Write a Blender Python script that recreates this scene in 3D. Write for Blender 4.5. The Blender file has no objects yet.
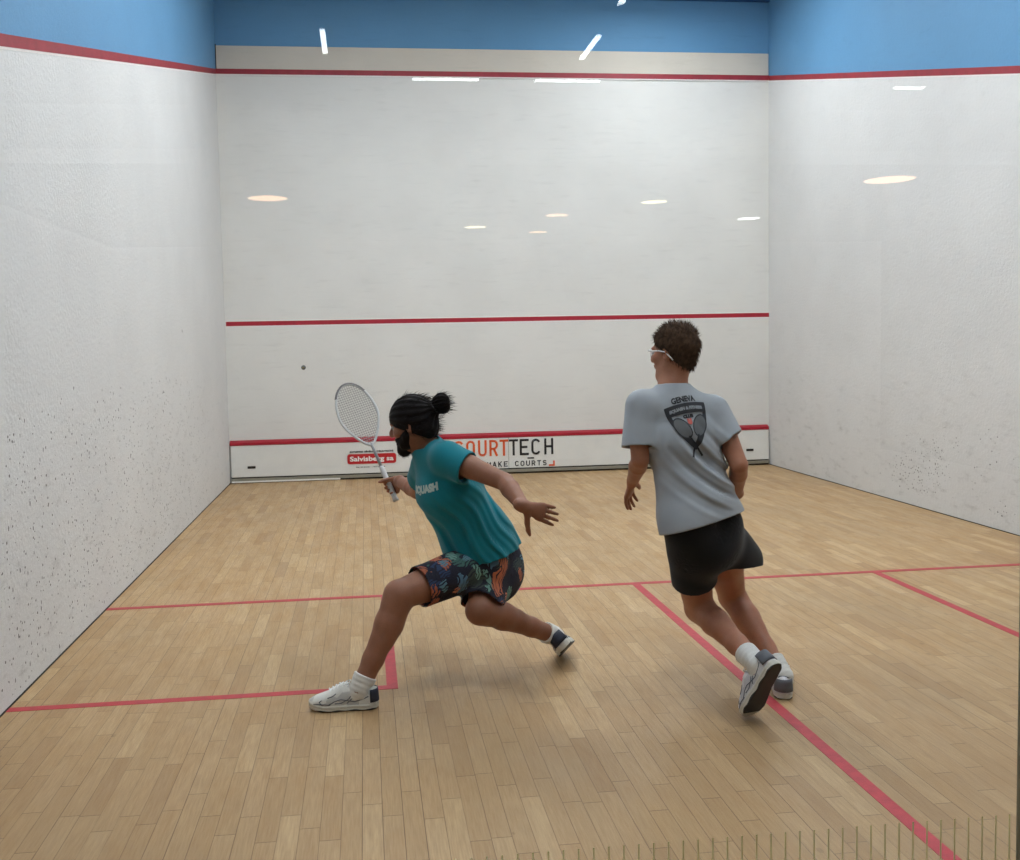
import bpy, bmesh, math, random
import numpy as np
from mathutils import Vector, Matrix
from mathutils.bvhtree import BVHTree
random.seed(7)
RNG = np.random.default_rng(5)
C = bpy.context.scene.collection
PI = math.pi
F4 = np.float32

# ------------------------------------------------------------------ camera
CP = np.array([1.5539, -1.7035, 1.5084]); CR = (1.5089, .02, -.118)
FOC, CX, CY = 988.77, 481.72, 406.81
_R = np.array(__import__('mathutils').Euler(CR, 'XYZ').to_matrix())
def at(u, v, y):
    "point of the court seen at (u, v) that lies in the plane at depth y"
    d = _R @ np.array([(u-CX)/FOC, -(v-CY)/FOC, -1.0])
    return CP + d*(y-CP[1])/d[1]
cam = bpy.data.cameras.new('camera'); co = bpy.data.objects.new('camera', cam); C.objects.link(co)
co.location = CP; co.rotation_euler = CR
cam.sensor_width = 36; cam.lens = FOC*36/1020
cam.shift_x = (510-CX)/1020; cam.shift_y = (CY-430)/1020; cam.clip_start = .02
bpy.context.scene.camera = co
sc = bpy.context.scene
sc.view_settings.view_transform = 'Standard'; sc.view_settings.look = 'None'
sc.view_settings.gamma = 1; sc.view_settings.use_curve_mapping = False
sc.view_settings.exposure = 0.0
try:
    sc.cycles.use_denoising = True; sc.cycles.max_bounces = 10; sc.cycles.transparent_max_bounces = 12
    sc.cycles.sample_clamp_indirect = 6
except Exception: pass

def lin(c):
    return tuple(((x/255)/12.92 if x/255 <= .04045 else ((x/255+.055)/1.055)**2.4) for x in c)

# ------------------------------------------------------------------ materials
class NT:
    def __init__(s, name):
        s.m = bpy.data.materials.new(name); s.m.use_nodes = True
        s.t = s.m.node_tree; s.n = s.t.nodes; s.b = s.n['Principled BSDF']; s.out = s.n['Material Output']
    def new(s, typ, **kw):
        x = s.n.new('ShaderNode'+typ)
        for k, v in kw.items(): setattr(x, k, v)
        return x
    def set(s, sock, v):
        if hasattr(v, 'is_output') or hasattr(v, 'links'): s.t.links.new(v, sock)
        else: sock.default_value = v
    def math(s, op, a, b=0.0, c=0.0, clamp=False):
        x = s.new('Math', operation=op, use_clamp=clamp)
        for i, v in enumerate((a, b, c)):
            s.set(x.inputs[i], v)
        return x.outputs[0]
    def mix(s, f, a, b, blend='MIX'):
        x = s.new('Mix', data_type='RGBA', blend_type=blend)
        s.set(x.inputs[0], f)
        for i, v in ((6, a), (7, b)):
            if isinstance(v, tuple): v = (*v[:3], 1)
            s.set(x.inputs[i], v)
        return x.outputs[2]
    def obj(s, scale=(1, 1, 1), rot=(0, 0, 0)):
        t = s.new('TexCoord'); m = s.new('Mapping'); m.inputs['Scale'].default_value = scale
        m.inputs['Rotation'].default_value = rot
        s.t.links.new(t.outputs['Object'], m.inputs[0]); return m.outputs[0]
    def noise(s, vec, scale, detail=3, rough=.5):
        x = s.new('TexNoise'); s.t.links.new(vec, x.inputs['Vector'])
        x.inputs['Scale'].default_value = scale; x.inputs['Detail'].default_value = detail; x.inputs['Roughness'].default_value = rough
        return x.outputs['Fac']
    def rng(s, v, a, b, c=0.0, d=1.0):
        x = s.new('MapRange'); s.set(x.inputs[0], v)
        for i, k in enumerate((a, b, c, d)): x.inputs[i+1].default_value = k
        return x.outputs[0]
    def bump(s, h, strength=.3, dist=.01):
        x = s.new('Bump'); s.set(x.inputs['Height'], h); x.inputs['Strength'].default_value = strength
        x.inputs['Distance'].default_value = dist; s.t.links.new(x.outputs[0], s.b.inputs['Normal'])
    def base(s, c):
        s.set(s.b.inputs['Base Color'], (*c[:3], 1) if isinstance(c, tuple) else c)
    def rough(s, r): s.set(s.b.inputs['Roughness'], r)

def simple(name, rgb, rough=.6, metal=0.0, noise=0.0, nscale=20, bump=0.0, bscale=200):
    t = NT(name); c = lin(rgb)
    if noise:
        f = t.noise(t.obj(), nscale); t.base(t.mix(t.rng(f, .3, .7), tuple(x*(1-noise) for x in c), tuple(min(1, x*(1+noise)) for x in c)))
    else: t.base(c)
    t.rough(rough); t.b.inputs['Metallic'].default_value = metal
    if bump: t.bump(t.noise(t.obj(), bscale), bump, .002)
    return t.m

def emis(name, rgb, strength):
    m = bpy.data.materials.new(name); m.use_nodes = True; n = m.node_tree.nodes; n.clear()
    e = n.new('ShaderNodeEmission'); o = n.new('ShaderNodeOutputMaterial')
    e.inputs[0].default_value = (*rgb, 1); e.inputs[1].default_value = strength
    m.node_tree.links.new(e.outputs[0], o.inputs[0]); return m

def mat_floor():
    t = NT('maple_planks'); v = t.obj(); sp = t.new('SeparateXYZ'); t.t.links.new(v, sp.inputs[0])
    X, Y = sp.outputs[0], sp.outputs[1]
    w, L = .0655, .46
    xc = t.math('DIVIDE', X, w); ci = t.math('FLOOR', xc); fx = t.math('FRACT', xc)
    wn = t.new('TexWhiteNoise', noise_dimensions='1D'); t.set(wn.inputs['W'], ci)
    yo = t.math('ADD', t.math('DIVIDE', Y, L), t.math('MULTIPLY', wn.outputs['Value'], 7.0))
    ri = t.math('FLOOR', yo); fy = t.math('FRACT', yo)
    cb = t.new('CombineXYZ'); t.set(cb.inputs[0], ci); t.set(cb.inputs[1], ri)
    w2 = t.new('TexWhiteNoise', noise_dimensions='2D'); t.set(w2.inputs['Vector'], cb.outputs[0])
    r = t.new('ValToRGB'); t.set(r.inputs[0], w2.outputs['Value'])
    el = r.color_ramp.elements
    el[0].position = 0; el[0].color = (*lin((178, 146, 106)), 1)
    el[1].position = 1; el[1].color = (*lin((212, 183, 140)), 1)
    for p, c in ((.12, (189, 157, 114)), (.35, (194, 163, 120)), (.6, (197, 166, 124)), (.85, (200, 170, 128))):
        e = el.new(p); e.color = (*lin(c), 1)
    # grain
    gv = t.obj((60, 3.0, 1)); va = t.new('VectorMath', operation='ADD'); t.t.links.new(gv, va.inputs[0])
    t.t.links.new(w2.outputs['Color'], va.inputs[1])
    g = t.noise(va.outputs[0], 3.0, 5, .6)
    col = t.mix(t.rng(g, .35, .7, 0, .5), r.outputs[0], lin((138, 100, 62)))
    # wear: dull grey traffic haze and warm patches
    big = t.noise(t.obj((1, .7, 1)), 1.1, 4, .6)
    col = t.mix(t.rng(big, .42, .68, 0, .3), col, lin((160, 141, 113)))
    med = t.noise(t.obj((5, 1.2, 1)), 2.2, 4, .6)
    col = t.mix(t.rng(med, .5, .75, 0, .28), col, lin((176, 134, 88)))
    yw = t.math('MULTIPLY', t.rng(Y, 4.6, 1.0, 0, 1), t.rng(t.noise(t.obj((1, 1, 1)), .9, 2), .25, .6, .35, 1))
    col = t.mix(t.math('MULTIPLY', yw, .5), col, lin((138, 110, 80)))  # darker brown tint growing towards the glass
    # small dark scuffs
    vo = t.new('TexVoronoi'); vo.inputs['Scale'].default_value = 5; t.t.links.new(t.obj((1, .55, 1)), vo.inputs['Vector'])
    col = t.mix(t.math('MULTIPLY', t.math('LESS_THAN', vo.outputs['Distance'], .045), .3), col, lin((90, 66, 44)))
    # seams
    ex = t.math('MINIMUM', fx, t.math('SUBTRACT', 1.0, fx)); ey = t.math('MINIMUM', fy, t.math('SUBTRACT', 1.0, fy))
    sx = t.math('LESS_THAN', ex, .021); sy = t.math('LESS_THAN', ey, .0045)
    wn3 = t.new('TexWhiteNoise', noise_dimensions='1D'); t.set(wn3.inputs['W'], t.math('ADD', ci, .37))
    sx = t.math('MULTIPLY', sx, t.rng(wn3.outputs['Value'], .2, 1, .3, 1)); 
    seam = t.math('MAXIMUM', sx, t.math('MULTIPLY', sy, .6))
    col = t.mix(t.math('MULTIPLY', seam, .9), col, lin((80, 56, 36)))
    col = t.mix(1.0, col, (1.0, .968, .91), 'MULTIPLY')
    t.base(col); t.rough(t.rng(med, .3, .7, .36, .5))
    t.b.inputs['Specular IOR Level'].default_value = .35
    t.bump(t.math('SUBTRACT', t.math('MULTIPLY', g, .15), seam), .25, .001)
    return t.m

def mat_wall(name, rgb, rough_bump=.35, marks=False, axis='y', dist=.004, soft=.0):
    t = NT(name); v = t.obj()
    c = lin(rgb); big = t.noise(v, 1.3, 4, .6)
    col = t.mix(t.rng(big, .35, .7), tuple(x*.96 for x in c), tuple(min(.95, x*1.03) for x in c))
    # faint brushed scuffs
    sv = t.obj((.8, 2.2, 6), (.5, 0, 0)); sn = t.noise(sv, 5, 5, .65)
    col = t.mix(t.rng(sn, .56, .8, 0, .30), col, tuple(x*.6 for x in c))
    fine = t.noise(v, 38, 4, .6)
    if marks:
        sp = t.new('SeparateXYZ'); t.t.links.new(v, sp.inputs[0])
        z = sp.outputs[2]; y = sp.outputs[1]
        clump = t.noise(v, 1.6, 2, .5)
        zone = t.math('MULTIPLY', t.rng(z, 1.35, .35, 0, 1), t.rng(z, .03, .14, 0, 1))
        yz = t.math('MULTIPLY', t.rng(y, 8.2, 6.2, 0, 1), 1.0)
        zone = t.math('MULTIPLY', t.math('MULTIPLY', zone, yz), t.rng(clump, .36, .56, 0.2, 1))
        def specks(scale, base_thr, sv):
            vo = t.new('TexVoronoi'); vo.inputs['Scale'].default_value = scale
            t.t.links.new(t.obj(sv, (.6, 0, 0)), vo.inputs['Vector'])
            s2 = t.new('SeparateColor'); t.t.links.new(vo.outputs['Color'], s2.inputs[0])
            pick = t.math('LESS_THAN', s2.outputs[0], t.math('MULTIPLY', zone, .95))
            thr = t.math('MULTIPLY', s2.outputs[1], base_thr)
            return t.math('MULTIPLY', pick, t.math('LESS_THAN', vo.outputs['Distance'], thr))
        dk = t.math('MAXIMUM', specks(44, .30, (1, .8, 1)), specks(27, .22, (1, 1.2, .6)))
        # a few lone marks higher up
        vo = t.new('TexVoronoi'); vo.inputs['Scale'].default_value = 2.4; t.t.links.new(v, vo.inputs['Vector'])
        s3 = t.new('SeparateColor'); t.t.links.new(vo.outputs['Color'], s3.inputs[0])
        lone = t.math('MULTIPLY', t.math('LESS_THAN', vo.outputs['Distance'], .035), t.math('LESS_THAN', s3.outputs[2], .5))
        lone = t.math('MULTIPLY', lone, t.rng(z, 2.6, 1.6, 0, 1))
        dk = t.math('MAXIMUM', dk, lone)
        col = t.mix(t.math('MULTIPLY', dk, .85), col, lin((66, 63, 60)))
        # grey smears low down
        sm = t.noise(t.obj((1, .8, 2.2), (.6, 0, 0)), 7, 5, .7)
        col = t.mix(t.math('MULTIPLY', t.rng(sm, .55, .8, 0, .5), t.rng(z, 1.9, .4, 0, 1)), col, lin((128, 126, 124)))
        fine = t.math('SUBTRACT', fine, t.math('MULTIPLY', dk, .8))
    t.base(col); t.rough(.62)
    t.b.inputs['Specular IOR Level'].default_value = .3
    t.bump(fine, rough_bump, dist)
    return t.m

def mat_skin(name, rgb, dark):
    t = NT(name); v = t.obj(); n = t.noise(v, 9, 3)
    col = t.mix(t.rng(n, .3, .7), lin(rgb), lin(dark))
    f = t.noise(v, 160, 3, .7)
    col = t.mix(t.rng(f, .45, .75, 0, .25), col, tuple(x*.6 for x in lin(dark)))
    t.base(col); t.rough(.5); t.b.inputs['Specular IOR Level'].default_value = .35
    t.b.inputs['Subsurface Weight'].default_value = .08; t.b.inputs['Subsurface Scale'].default_value = .01
    t.bump(f, .15, .001); return t.m

def mat_cloth(name, rgb, var=.08, weave=900, folds=0.0):
    t = NT(name); v = t.obj(); c = lin(rgb); n = t.noise(v, 7, 4, .6)
    t.base(t.mix(t.rng(n, .3, .7), tuple(x*(1-var) for x in c), tuple(min(1, x*(1+var)) for x in c)))
    t.rough(.85); t.b.inputs['Sheen Weight'].default_value = .15
    t.b.inputs['Specular IOR Level'].default_value = .2
    t.bump(t.noise(v, weave, 2), .2, .0008); return t.m

def mat_floral():
    t = NT('floral_print'); v = t.obj()
    nv = t.new('TexNoise'); nv.inputs['Scale'].default_value = 14; nv.inputs['Detail'].default_value = 2; t.t.links.new(v, nv.inputs['Vector'])
    ad = t.new('VectorMath', operation='MULTIPLY_ADD'); t.t.links.new(nv.outputs['Color'], ad.inputs[0])
    ad.inputs[1].default_value = (.06, .06, .06); t.t.links.new(v, ad.inputs[2])
    W = ad.outputs[0]
    col = lin((24, 26, 44))
    def layer(col, scale, thr, pal, seed, stretch, freq):
        m = t.new('Mapping'); t.t.links.new(W, m.inputs[0]); m.inputs['Location'].default_value = (seed, seed*.7, seed*1.3)
        m.inputs['Scale'].default_value = stretch; m.inputs['Rotation'].default_value = (seed, seed*2, seed*.5)
        vo = t.new('TexVoronoi'); vo.inputs['Scale'].default_value = scale; t.t.links.new(m.outputs[0], vo.inputs['Vector'])
        sp = t.new('SeparateColor'); t.t.links.new(vo.outputs['Color'], sp.inputs[0])
        r = t.new('ValToRGB'); r.color_ramp.interpolation = 'CONSTANT'; t.set(r.inputs[0], sp.outputs[0])
        el = r.color_ramp.elements; el[0].position = 0; el[0].color = (*lin(pal[0]), 1); el[1].position = 1/len(pal); el[1].color = (*lin(pal[1]), 1)
        for i, p in enumerate(pal[2:]):
            e = el.new((i+2)/len(pal)); e.color = (*lin(p), 1)
        wv = t.new('TexWave'); wv.inputs['Scale'].default_value = freq; wv.inputs['Distortion'].default_value = 3; t.t.links.new(m.outputs[0], wv.inputs['Vector'])
        edge = t.math('SUBTRACT', thr, t.math('MULTIPLY', t.rng(wv.outputs['Fac'], .5, .9, 0, 1), thr*.45))
        msk = t.math('MULTIPLY', t.math('LESS_THAN', vo.outputs['Distance'], edge), t.math('GREATER_THAN', sp.outputs[1], .22))
        leaf = t.mix(t.rng(wv.outputs['Fac'], .55, .85, 0, .35), r.outputs[0], lin((30, 36, 48)))
        return t.mix(msk, col, leaf)
    col = layer(col, 8, .5, [(52, 92, 84), (58, 70, 66), (40, 58, 92), (64, 104, 96)], 1.7, (1, 1, 1.6), 16)
    col = layer(col, 9.5, .46, [(196, 112, 78), (110, 152, 140), (176, 96, 66), (84, 118, 140)], 4.1, (1.5, 1.5, .8), 18)
    col = layer(col, 12, .34, [(178, 46, 50), (205, 128, 96), (92, 134, 150), (190, 104, 52)], 7.3, (1, 1, 1), 30)
    t.base(col); t.rough(.8); t.bump(t.noise(v, 700, 2), .2, .0008); return t.m

M = {}
M['floor'] = mat_floor()
M['front'] = mat_wall('front_wall_white', (222, 221, 217), .12, dist=.002)
M['side'] = mat_wall('side_wall_plaster', (219, 219, 218), .7, True, dist=.006)
M['blue'] = mat_wall('blue_paint', (98, 148, 188), .5, dist=.005)
M['tan'] = mat_wall('pale_board', (205, 198, 186), .1, dist=.002)
M['red'] = simple('red_line_paint', (166, 22, 44), .5, noise=.12, nscale=30)
M['redwall'] = simple('dull_red_line_paint', (150, 40, 52), .55, noise=.12, nscale=12)
M['redfloor'] = simple('worn_red_floor_paint', (181, 52, 62), .5, noise=.14, nscale=25)
M['white_edge'] = simple('white_edge_paint', (236, 232, 228), .6)
M['tin'] = simple('white_tin_paint', (226, 226, 222), .45, noise=.03, nscale=6)
M['skirt'] = simple('grey_skirting', (142, 138, 124), .5, noise=.08, nscale=10)
M['dark'] = simple('dark_gap', (38, 34, 30), .8)
M['black'] = simple('black_print', (26, 25, 27), .6)
M['orange'] = simple('orange_print', (226, 92, 34), .5)
M['logored'] = simple('red_sticker', (188, 28, 36), .45)
M['white'] = simple('white_print', (240, 238, 234), .5)
M['ceil'] = simple('ceiling_white', (225, 225, 222), .9)
M['dkblue'] = simple('dark_blue_edge', (32, 74, 122), .6)
M['metal'] = simple('fixture_metal', (180, 180, 178), .35, .8)
M['hallwall'] = simple('hall_wall', (44, 45, 48), .9, noise=.05)
M['hallfloor'] = simple('hall_floor', (50, 48, 46), .8, noise=.1)
M['hallceil'] = simple('hall_ceiling', (44, 44, 47), .95)
M['post'] = simple('bronze_post', (140, 134, 112), .5, .2)
t = NT('etched_stripe'); t.base(lin((226, 216, 182))); t.rough(.7); _tl = t.new('BsdfTranslucent'); _tl.inputs[0].default_value = (*lin((226, 216, 182)), 1)
_mx = t.new('MixShader'); _mx.inputs[0].default_value = .7; t.t.links.new(t.b.outputs[0], _mx.inputs[1]); t.t.links.new(_tl.outputs[0], _mx.inputs[2]); t.t.links.new(_mx.outputs[0], t.out.inputs[0]); M['stripe'] = t.m

# ------------------------------------------------------------------ helpers
def tag(o, label=None, cat=None, group=None, kind=None):
    if label: o['label'] = label
    if cat: o['category'] = cat
    if group: o['group'] = group
    if kind: o['kind'] = kind
    return o
def link(name, me, mat=None, parent=None):
    o = bpy.data.objects.new(name, me); C.objects.link(o)
    if mat: me.materials.append(mat)
    if parent:
        o.parent = parent
        if parent.type != 'EMPTY' or True: o.matrix_parent_inverse = Matrix.Identity(4)
    return o
def mesh_np(name, V, Fc, smooth=True, mat=None, parent=None, origin=None):
    V = np.asarray(V, float)
    if origin is not None: V = V-np.asarray(origin)
    me = bpy.data.meshes.new(name); me.from_pydata(V.tolist(), [], [list(f) for f in Fc]); me.update()
    if smooth: me.polygons.foreach_set('use_smooth', [True]*len(me.polygons))
    return link(name, me, mat, parent)
class MB:
    "collects plain shapes for ONE mesh"
    def __init__(s): s.V = []; s.F = []
    def add(s, V, Fc):
        b = len(s.V); s.V += [tuple(map(float, v)) for v in V]; s.F += [tuple(i+b for i in f) for f in Fc]; return s
    def box(s, x0, x1, y0, y1, z0, z1):
        V = [(x, y, z) for x in (x0, x1) for y in (y0, y1) for z in (z0, z1)]
        return s.add(V, [(0, 1, 3, 2), (4, 6, 7, 5), (0, 4, 5, 1), (2, 3, 7, 6), (0, 2, 6, 4), (1, 5, 7, 3)])
    def tube(s, P, r, n=8, closed=False, caps=True):
        P = [np.asarray(p, float) for p in P]; N = len(P); R = r if hasattr(r, '__len__') else [r]*N
        V = []; up = None
        for i in range(N):
            if closed: t = P[(i+1) % N]-P[i-1]
            else: t = P[min(i+1, N-1)]-P[max(i-1, 0)]
            t = t/(np.linalg.norm(t)+1e-12)
            if up is None:
                up = np.cross(t, (0, 0, 1));
                if np.linalg.norm(up) < .1: up = np.cross(t, (1, 0, 0))
            up = up-t*np.dot(up, t); up /= np.linalg.norm(up); w = np.cross(t, up)
            for k in range(n):
                a = 2*PI*k/n; V.append(P[i]+R[i]*(math.cos(a)*up+math.sin(a)*w))
        Fc = []
        for i in range(N if closed else N-1):
            j = (i+1) % N
            for k in range(n):
                Fc.append((i*n+k, i*n+(k+1) % n, j*n+(k+1) % n, j*n+k))
        if caps and not closed: Fc += [tuple(range(n-1, -1, -1)), tuple((N-1)*n+k for k in range(n))]
        return s.add(V, Fc)
    def build(s, name, mat, parent=None, smooth=False, origin=None, bevel=0):
        o = mesh_np(name, s.V, s.F, smooth, mat, parent, origin)
        bm = bmesh.new(); bm.from_mesh(o.data); bmesh.ops.recalc_face_normals(bm, faces=bm.faces); bm.to_mesh(o.data); bm.free()
        if bevel:
            b = o.modifiers.new('bevel', 'BEVEL'); b.width = bevel; b.segments = 2
        return o
_tri = lambda me: me
def text_mesh(body, size, mat_name=None, sx=1.0, bold=0.0, extrude=.0, align='LEFT', sub=0, space=1.0):
    cu = bpy.data.curves.new('t', 'FONT'); cu.body = body; cu.size = size; cu.offset = bold; cu.extrude = extrude
    cu.align_x = align; cu.resolution_u = 3; cu.space_character = space
    o = bpy.data.objects.new('t', cu); C.objects.link(o)
    dg = bpy.context.evaluated_depsgraph_get(); me = bpy.data.meshes.new_from_object(o.evaluated_get(dg))
    bpy.data.objects.remove(o); bpy.data.curves.remove(cu)
    V = [(v.co.x*sx, v.co.y, v.co.z) for v in me.vertices]; Fc = [tuple(p.vertices) for p in me.polygons]
    bpy.data.meshes.remove(me); return V, Fc
def flat_text(mb, body, x, z, h, width=None, bold=0.0, y=9.7, thick=.002):
    "upright lettering on a plane facing the camera; x,z lower left; h cap height"
    V, Fc = text_mesh(body, h/.69, bold=bold, extrude=thick)
    xs = [v[0] for v in V]; x0, x1 = min(xs), max(xs); s = (width/(x1-x0)) if width else 1
    return mb.add([(x+(v[0]-x0)*s, y-v[2], z+v[1]) for v in V], Fc)

# ------------------------------------------------------------------ signed distance volumes
def nrm(v): v = np.asarray(v, float); return v/(np.linalg.norm(v)+1e-12)
class Vol:
    def __init__(s, lo, hi, h):
        s.lo = np.asarray(lo, float); s.h = h; s.n = np.ceil((np.asarray(hi)-s.lo)/h).astype(int)+1
        s.d = np.full(s.n, .3, F4)
        s.ax = [(s.lo[i]+h*np.arange(s.n[i])).astype(F4) for i in range(3)]
    def sl(s, lo, hi, m):
        a = np.clip(np.floor((np.asarray(lo)-m-s.lo)/s.h).astype(int), 0, s.n); b = np.clip(np.ceil((np.asarray(hi)+m-s.lo)/s.h).astype(int)+1, 0, s.n)
        S = tuple(slice(int(a[i]), int(b[i])) for i in range(3))
        return S, s.ax[0][S[0]][:, None, None], s.ax[1][S[1]][None, :, None], s.ax[2][S[2]][None, None, :]
    def put(s, f, lo, hi, k=.02, m=None, cut=None, sub=False):
        S, X, Y, Z = s.sl(lo, hi, (k+.07) if m is None else m)
        if min(X.size, Y.size, Z.size) == 0: return
        v = f(X, Y, Z).astype(F4)
        for p, n in (cut or []):
            n = nrm(n); v = np.maximum(v, (X-p[0])*n[0]+(Y-p[1])*n[1]+(Z-p[2])*n[2])
        a = s.d[S]
        if sub:
            v = -v; hh = np.clip(.5-.5*(a-v)/max(k, 1e-6)*1.0, 0, 1); hh = np.clip(.5+.5*(v-a)/max(k, 1e-6), 0, 1)
            s.d[S] = (a*(1-hh)+v*hh)+k*hh*(1-hh)
        else:
            hh = np.clip(.5+.5*(v-a)/max(k, 1e-6), 0, 1); s.d[S] = v*(1-hh)+a*hh-k*hh*(1-hh)
    def cone(s, a, b, ra, rb, k=.02, **kw):
        a = np.asarray(a, float); b = np.asarray(b, float); ab = b-a; L2 = float(ab@ab)+1e-12; R = max(ra, rb)
        def f(X, Y, Z):
            x, y, z = X-a[0], Y-a[1], Z-a[2]; t = np.clip((x*ab[0]+y*ab[1]+z*ab[2])/L2, 0, 1)
            return np.sqrt((x-t*ab[0])**2+(y-t*ab[1])**2+(z-t*ab[2])**2)-(ra+(rb-ra)*t)
        s.put(f, np.minimum(a, b)-R, np.maximum(a, b)+R, k, **kw)
    def chain(s, P, R, k=.02, **kw):
        for i in range(len(P)-1): s.cone(P[i], P[i+1], R[i], R[i+1], k, **kw)
    def ell(s, a, b, wa, da, wb, db, left, k=.02, pw=2.0, **kw):
        "limb or trunk piece with an oval section: w along left, d across it"
        a = np.asarray(a, float); b = np.asarray(b, float); ab = b-a; L = np.linalg.norm(ab); n = ab/L
        l = nrm(np.asarray(left)-n*np.dot(left, n)); g = np.cross(n, l); R = max(wa, wb, da, db)
        def f(X, Y, Z):
            x, y, z = X-a[0], Y-a[1], Z-a[2]; q = x*n[0]+y*n[1]+z*n[2]; t = np.clip(q/L, 0, 1); o = q-t*L
            u = x*l[0]+y*l[1]+z*l[2]; v = x*g[0]+y*g[1]+z*g[2]; w = wa+(wb-wa)*t; d = da+(db-da)*t
            r = ((np.abs(u)/w)**pw+(np.abs(v)/d)**pw+(np.abs(o)/np.minimum(w, d))**pw)**(1/pw)
            k0 = r; gr = np.sqrt(u*u/w**4+v*v/d**4+o*o/np.minimum(w, d)**4)*1.0+1e-6
            return k0*(k0-1)/gr if pw == 2.0 else (r-1)*np.minimum(w, d)
        s.put(f, np.minimum(a, b)-R, np.maximum(a, b)+R, k, **kw)
    def egg(s, c, ax, r, k=.02, **kw):
        "ellipsoid with axes ax (3 unit vectors) and radii r"
        c = np.asarray(c, float)
        def f(X, Y, Z):
            x, y, z = X-c[0], Y-c[1], Z-c[2]; q = [(x*a[0]+y*a[1]+z*a[2]) for a in ax]
            k0 = np.sqrt(sum((q[i]/r[i])**2 for i in range(3))); k1 = np.sqrt(sum((q[i]/r[i]**2)**2 for i in range(3)))+1e-6
            return k0*(k0-1)/k1
        R = max(r); s.put(f, c-R, c+R, k, **kw)
    def XYZ(s): return s.ax[0][:, None, None], s.ax[1][None, :, None], s.ax[2][None, None, :]
    def mesh(s, relax=1):
        d = s.d; S = d < 0; n = s.n
        cnt = np.zeros(n-1, np.int8)
        for i in (0, 1):
            for j in (0, 1):
                for k in (0, 1): cnt += S[i:n[0]-1+i, j:n[1]-1+j, k:n[2]-1+k]
        act = (cnt > 0) & (cnt < 8); I = np.argwhere(act); idx = np.full(n-1, -1, np.int32); idx[act] = np.arange(len(I))
        cor = np.array([(i, j, k) for i in (0, 1) for j in (0, 1) for k in (0, 1)])
        val = np.stack([d[I[:, 0]+c[0], I[:, 1]+c[1], I[:, 2]+c[2]] for c in cor], 1)
        acc = np.zeros((len(I), 3)); m = np.zeros(len(I))
        for a in range(8):
            for b in range(a+1, 8):
                if np.abs(cor[a]-cor[b]).sum() != 1: continue
                cr = (val[:, a] < 0) != (val[:, b] < 0); den = val[:, a]-val[:, b]; den = np.where(cr, den, 1)
                t = np.where(cr, val[:, a]/den, 0)[:, None]
                acc += np.where(cr[:, None], cor[a]+t*(cor[b]-cor[a]), 0); m += cr
        V = (I+acc/m[:, None])*s.h+s.lo
        Q = []
        for ax in range(3):
            o1, o2 = (ax+1) % 3, (ax+2) % 3
            s0 = [slice(None)]*3; s1 = [slice(None)]*3; s0[ax] = slice(0, -1); s1[ax] = slice(1, None)
            A, B = S[tuple(s0)], S[tuple(s1)]; E_ = np.argwhere(A != B)
            ok = (E_[:, o1] > 0) & (E_[:, o2] > 0) & (E_[:, o1] < n[o1]-1) & (E_[:, o2] < n[o2]-1); E_ = E_[ok]
            sg = A[E_[:, 0], E_[:, 1], E_[:, 2]]
            def ci(a, b):
                q = E_.copy(); q[:, o1] -= a; q[:, o2] -= b; return idx[q[:, 0], q[:, 1], q[:, 2]]
            q = np.stack([ci(1, 1), ci(0, 1), ci(0, 0), ci(1, 0)], 1); q[~sg] = q[~sg][:, ::-1]; Q.append(q)
        Q = np.concatenate(Q)
        for _ in range(relax):
            acc = np.zeros_like(V); m = np.zeros(len(V))
            for a in range(4):
                b = (a+1) % 4
                np.add.at(acc, Q[:, a], V[Q[:, b]]); np.add.at(m, Q[:, a], 1)
                np.add.at(acc, Q[:, b], V[Q[:, a]]); np.add.at(m, Q[:, b], 1)
            V = V*.5+.5*acc/np.maximum(m, 1)[:, None]
        return V, Q
def keep_big(V, Q, frac=.02):
    "drop stray crumbs"
    N = len(V); lab = np.arange(N)
    for _ in range(400):
        m = lab[Q].min(1); new = lab.copy()
        for a in range(4): np.minimum.at(new, Q[:, a], m)
        new = new[new]
        if (new == lab).all(): break
        lab = new
    u, c = np.unique(lab, return_counts=True); good = set(u[c > N*frac].tolist())
    k = np.isin(lab, list(good)); mp = np.cumsum(k)-1
    return V[k], mp[Q[k[Q[:, 0]]]]
def rotv(v, axis, ang):
    return np.array(Matrix.Rotation(ang, 3, Vector(axis)) @ Vector(v))
def waves(X, Y, Z, seed, n, f0, f1):
    r = np.random.default_rng(seed); o = 0
    for _ in range(n):
        d = nrm(r.normal(size=3))*r.uniform(f0, f1); o = o+np.sin(X*d[0]+Y*d[1]+Z*d[2]+r.uniform(0, 6.3))
    return o/n


# ------------------------------------------------------------------ the court
W, D, H = 6.4, 9.75, 5.5
T = .15
def struct(o): o['kind'] = 'structure'; return o
struct(MB().box(-T, W+T, 0, D+T, -.12, 0).build('floor', M['floor']))
struct(MB().box(0, W, D, D+T, 0, 4.885).build('wall_front', M['front']))
struct(MB().box(0, W, D, D+T, 4.885, H).build('wall_front_upper', M['blue']))
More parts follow.
